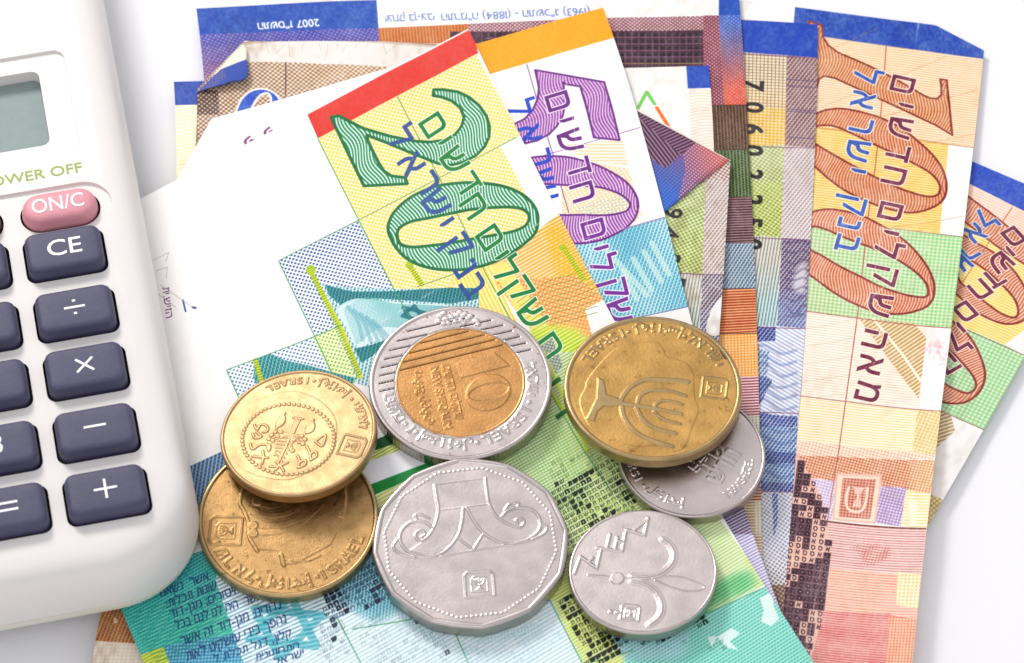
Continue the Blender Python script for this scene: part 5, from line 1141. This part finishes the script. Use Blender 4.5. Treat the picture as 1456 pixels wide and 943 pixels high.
def cutter(list_, z0, z1, taper=0.0):
    V, F = [], []
    for pts in list_:
        n = len(pts); b = len(V); c = np.mean(pts, 0)
        for x, y in pts: V.append(loc(x, y, z0))
        for x, y in pts: V.append(loc(c[0] + (x - c[0]) * (1 + taper), c[1] + (y - c[1]) * (1 + taper), z1))
        F += [[b + i, b + (i + 1) % n, b + n + (i + 1) % n, b + n + i] for i in range(n)]
        F.append([b + n + i for i in range(n)]); F.append([b + i for i in range(n)][::-1])
    return V, F
def cut(o, VF, matl):
    c = mesh_obj('cutter', VF[0], VF[1], matl, smooth=False)
    md = o.modifiers.new('b', 'BOOLEAN'); md.operation = 'DIFFERENCE'; md.solver = 'EXACT'; md.object = c; md.material_mode = 'TRANSFER'
    bpy.context.view_layer.update(); dg = bpy.context.evaluated_depsgraph_get()
    me = bpy.data.meshes.new_from_object(o.evaluated_get(dg)); o.modifiers.clear(); o.data = me
    bpy.data.objects.remove(c)
    me.polygons.foreach_set('use_smooth', np.ones(len(me.polygons), bool)); me.set_sharp_from_angle(angle=math.radians(32)); me.update()
cut(upper, cutter([rrect(onc[0] - 60, onc[0] + 6.6, onc[1] - 3.6, onc[1] + 3.9, 3.7, 10), rrect(LX1 - 66, LX1 + 3.6, LY0 - 3.0, LY1 + 2.6, 1.6, 6)], ZT - .42, ZT + 2, .012), PLA)
cut(upper, cutter([rrect(x - KW / 2 - .28, x + KW / 2 + .3, y - KH / 2 - .3, y + KH / 2 + .25, 1.25, 5) for x, y, _ in keys] + [rrect(x - 5.1, x + 5.15, y - 2.75, y + 2.7, 2.7, 8) for x, y, _, _ in pills], ZT - 1.6, ZT + 3), WELL)
cut(upper, cutter([rrect(LX1 - 60, LX1, LY0, LY1, 1.1, 5)], ZT - 2.6, ZT + 3), PLA)
# let the soft corner radius of the body fall smoothly
for o in (upper, lower, seam): o.parent = croot; o.matrix_parent_inverse = croot.matrix_basis.inverted()
def cpart(o, p=croot):
    o.parent = p
    if p is croot: o.matrix_parent_inverse = croot.matrix_basis.inverted()
    return o
disp = cpart(loft('display', [(rrect(LX1 - 59.9, LX1 - .1, LY0 + .1, LY1 - .1, 1.0, 5), ZT - 2.58), (rrect(LX1 - 59.9, LX1 - .1, LY0 + .1, LY1 - .1, 1.0, 5), ZT - 2.35)], LCDM))
def text_mesh(s, c, hmm, z, m, parent, name='legend', bold=.0, wx=1.0, width=None, ref='A'):
    t = tris(s, .006); hh = tris(ref).reshape(-1, 2)[:, 1].max(); p = t.reshape(-1, 2); ce = (p.min(0) + p.max(0)) / 2; q = (p - ce) * hmm / hh
    if width: q[:, 0] *= width / (q[:, 0].max() - q[:, 0].min())
    # thin extruded letters
    V = [loc(c[0] + x * wx, c[1] + y, z) for x, y in q]; n = len(V)
    F = [[3 * i, 3 * i + 1, 3 * i + 2] for i in range(n // 3)]
    bm = bmesh.new(); bv = [bm.verts.new(v) for v in V]
    for f in F: bm.faces.new([bv[i] for i in f])
    bmesh.ops.remove_doubles(bm, verts=bm.verts, dist=1e-4)
    if bold > 0:
        pass
    r = bmesh.ops.extrude_face_region(bm, geom=bm.faces[:]); vs = [e for e in r['geom'] if isinstance(e, bmesh.types.BMVert)]
    bmesh.ops.translate(bm, verts=vs, vec=(0, 0, .04))
    bmesh.ops.recalc_face_normals(bm, faces=bm.faces[:])
    Vv = [v.co[:] for v in bm.verts]; bm.verts.index_update(); Ff = [[v.index for v in f.verts] for f in bm.faces]; bm.free()
    o = mesh_obj(name, Vv, Ff, m, parent, smooth=False)
    if parent is croot: o.matrix_parent_inverse = croot.matrix_basis.inverted()
    return o
def strokes(c, segs, w_, z, m, parent, name='legend'):
    V, F = [], []
    for (x0, y0, x1, y1) in segs:
        d = np.array([x1 - x0, y1 - y0]); L = np.hypot(*d); d /= L; nn = np.array([-d[1], d[0]]) * w_ / 2; b = len(V)
        a, e = np.array([x0, y0]) + c, np.array([x1, y1]) + c
        for zz in (z, z + .04):
            for p in (a + nn, a - nn, e - nn, e + nn): V.append(loc(p[0], p[1], zz))
        F += [[b + 4, b + 5, b + 6, b + 7]] + [[b + i, b + (i + 1) % 4, b + 4 + (i + 1) % 4, b + 4 + i] for i in range(4)]
        z += .003
    return mesh_obj(name, V, F, m, parent, smooth=False)
for x, y, s in keys:
    k = loft('key', [(rrect(x - KW / 2 + a, x + KW / 2 - a, y - KH / 2 + a, y + KH / 2 - a, max(1.15 - a * .3, .5), 6), z_) for a, z_ in ((.1, ZT - 1.5), (0, ZT - .5), (.06, ZT + .8), (.14, ZT + 1.4), (.3, ZT + 1.74), (.55, ZT + 1.9), (.85, ZT + 1.95), (2.2, ZT + 1.97))], KEY, ang=60)
    cpart(k); zt = ZT + 1.975; c = np.array([x, y])
    if s == '\u00f7':
        o = strokes(c, [(-1.3, 0, 1.3, 0), (-.2, .95, .2, .95), (-.2, -.95, .2, -.95)], .3, zt, PRN, k)
    elif s == '\u00d7': o = strokes(c, [(-1.05, -.95, 1.05, .95), (-1.05, .95, 1.05, -.95)], .3, zt, PRN, k)
    elif s == '\u2212': o = strokes(c, [(-1.35, .1, 1.35, .1)], .3, zt, PRN, k)
    elif s == '+': o = strokes(c, [(-1.4, 0, 1.4, 0), (0, -1.35, 0, 1.35)], .3, zt, PRN, k)
    elif s == '=': o = strokes(c, [(-1.5, .5, 1.5, .5), (-1.5, -.5, 1.5, -.5)], .3, zt, PRN, k)
    elif s == 'CE': text_mesh('CE', c + [.1, .1], 2.35, zt, PRN, k, wx=1.0, width=4.3)
    elif s: text_mesh(s, c, 2.6, zt, PRN, k, wx=1.1)
for x, y, s, m in pills:
    k = loft('pill_key', [(rrect(x - 4.85 + a, x + 4.85 - a, y - 2.45 + a, y + 2.45 - a, 2.44 - a, 10), z_) for a, z_ in ((.1, ZT - 1.5), (0, ZT - .5), (.08, ZT + .5), (.25, ZT + 1.0), (.55, ZT + 1.35), (1.0, ZT + 1.5), (1.6, ZT + 1.54))], m, ang=60)
    cpart(k)
    if s: text_mesh(s, np.array([x - .1, y + .05]), 2.1, ZT + 1.55, PRN, k, width=6.6)
pA, pB = tolocal(-26, 264, ZT), tolocal(116, 235, ZT)
text_mesh('POWER OFF', np.array([(pA[0] + pB[0]) / 2, (pA[1] + pB[1]) / 2]), 1.5, ZT + .004, PRG, croot, name='printed_lettering', width=float(pB[0] - pA[0]))
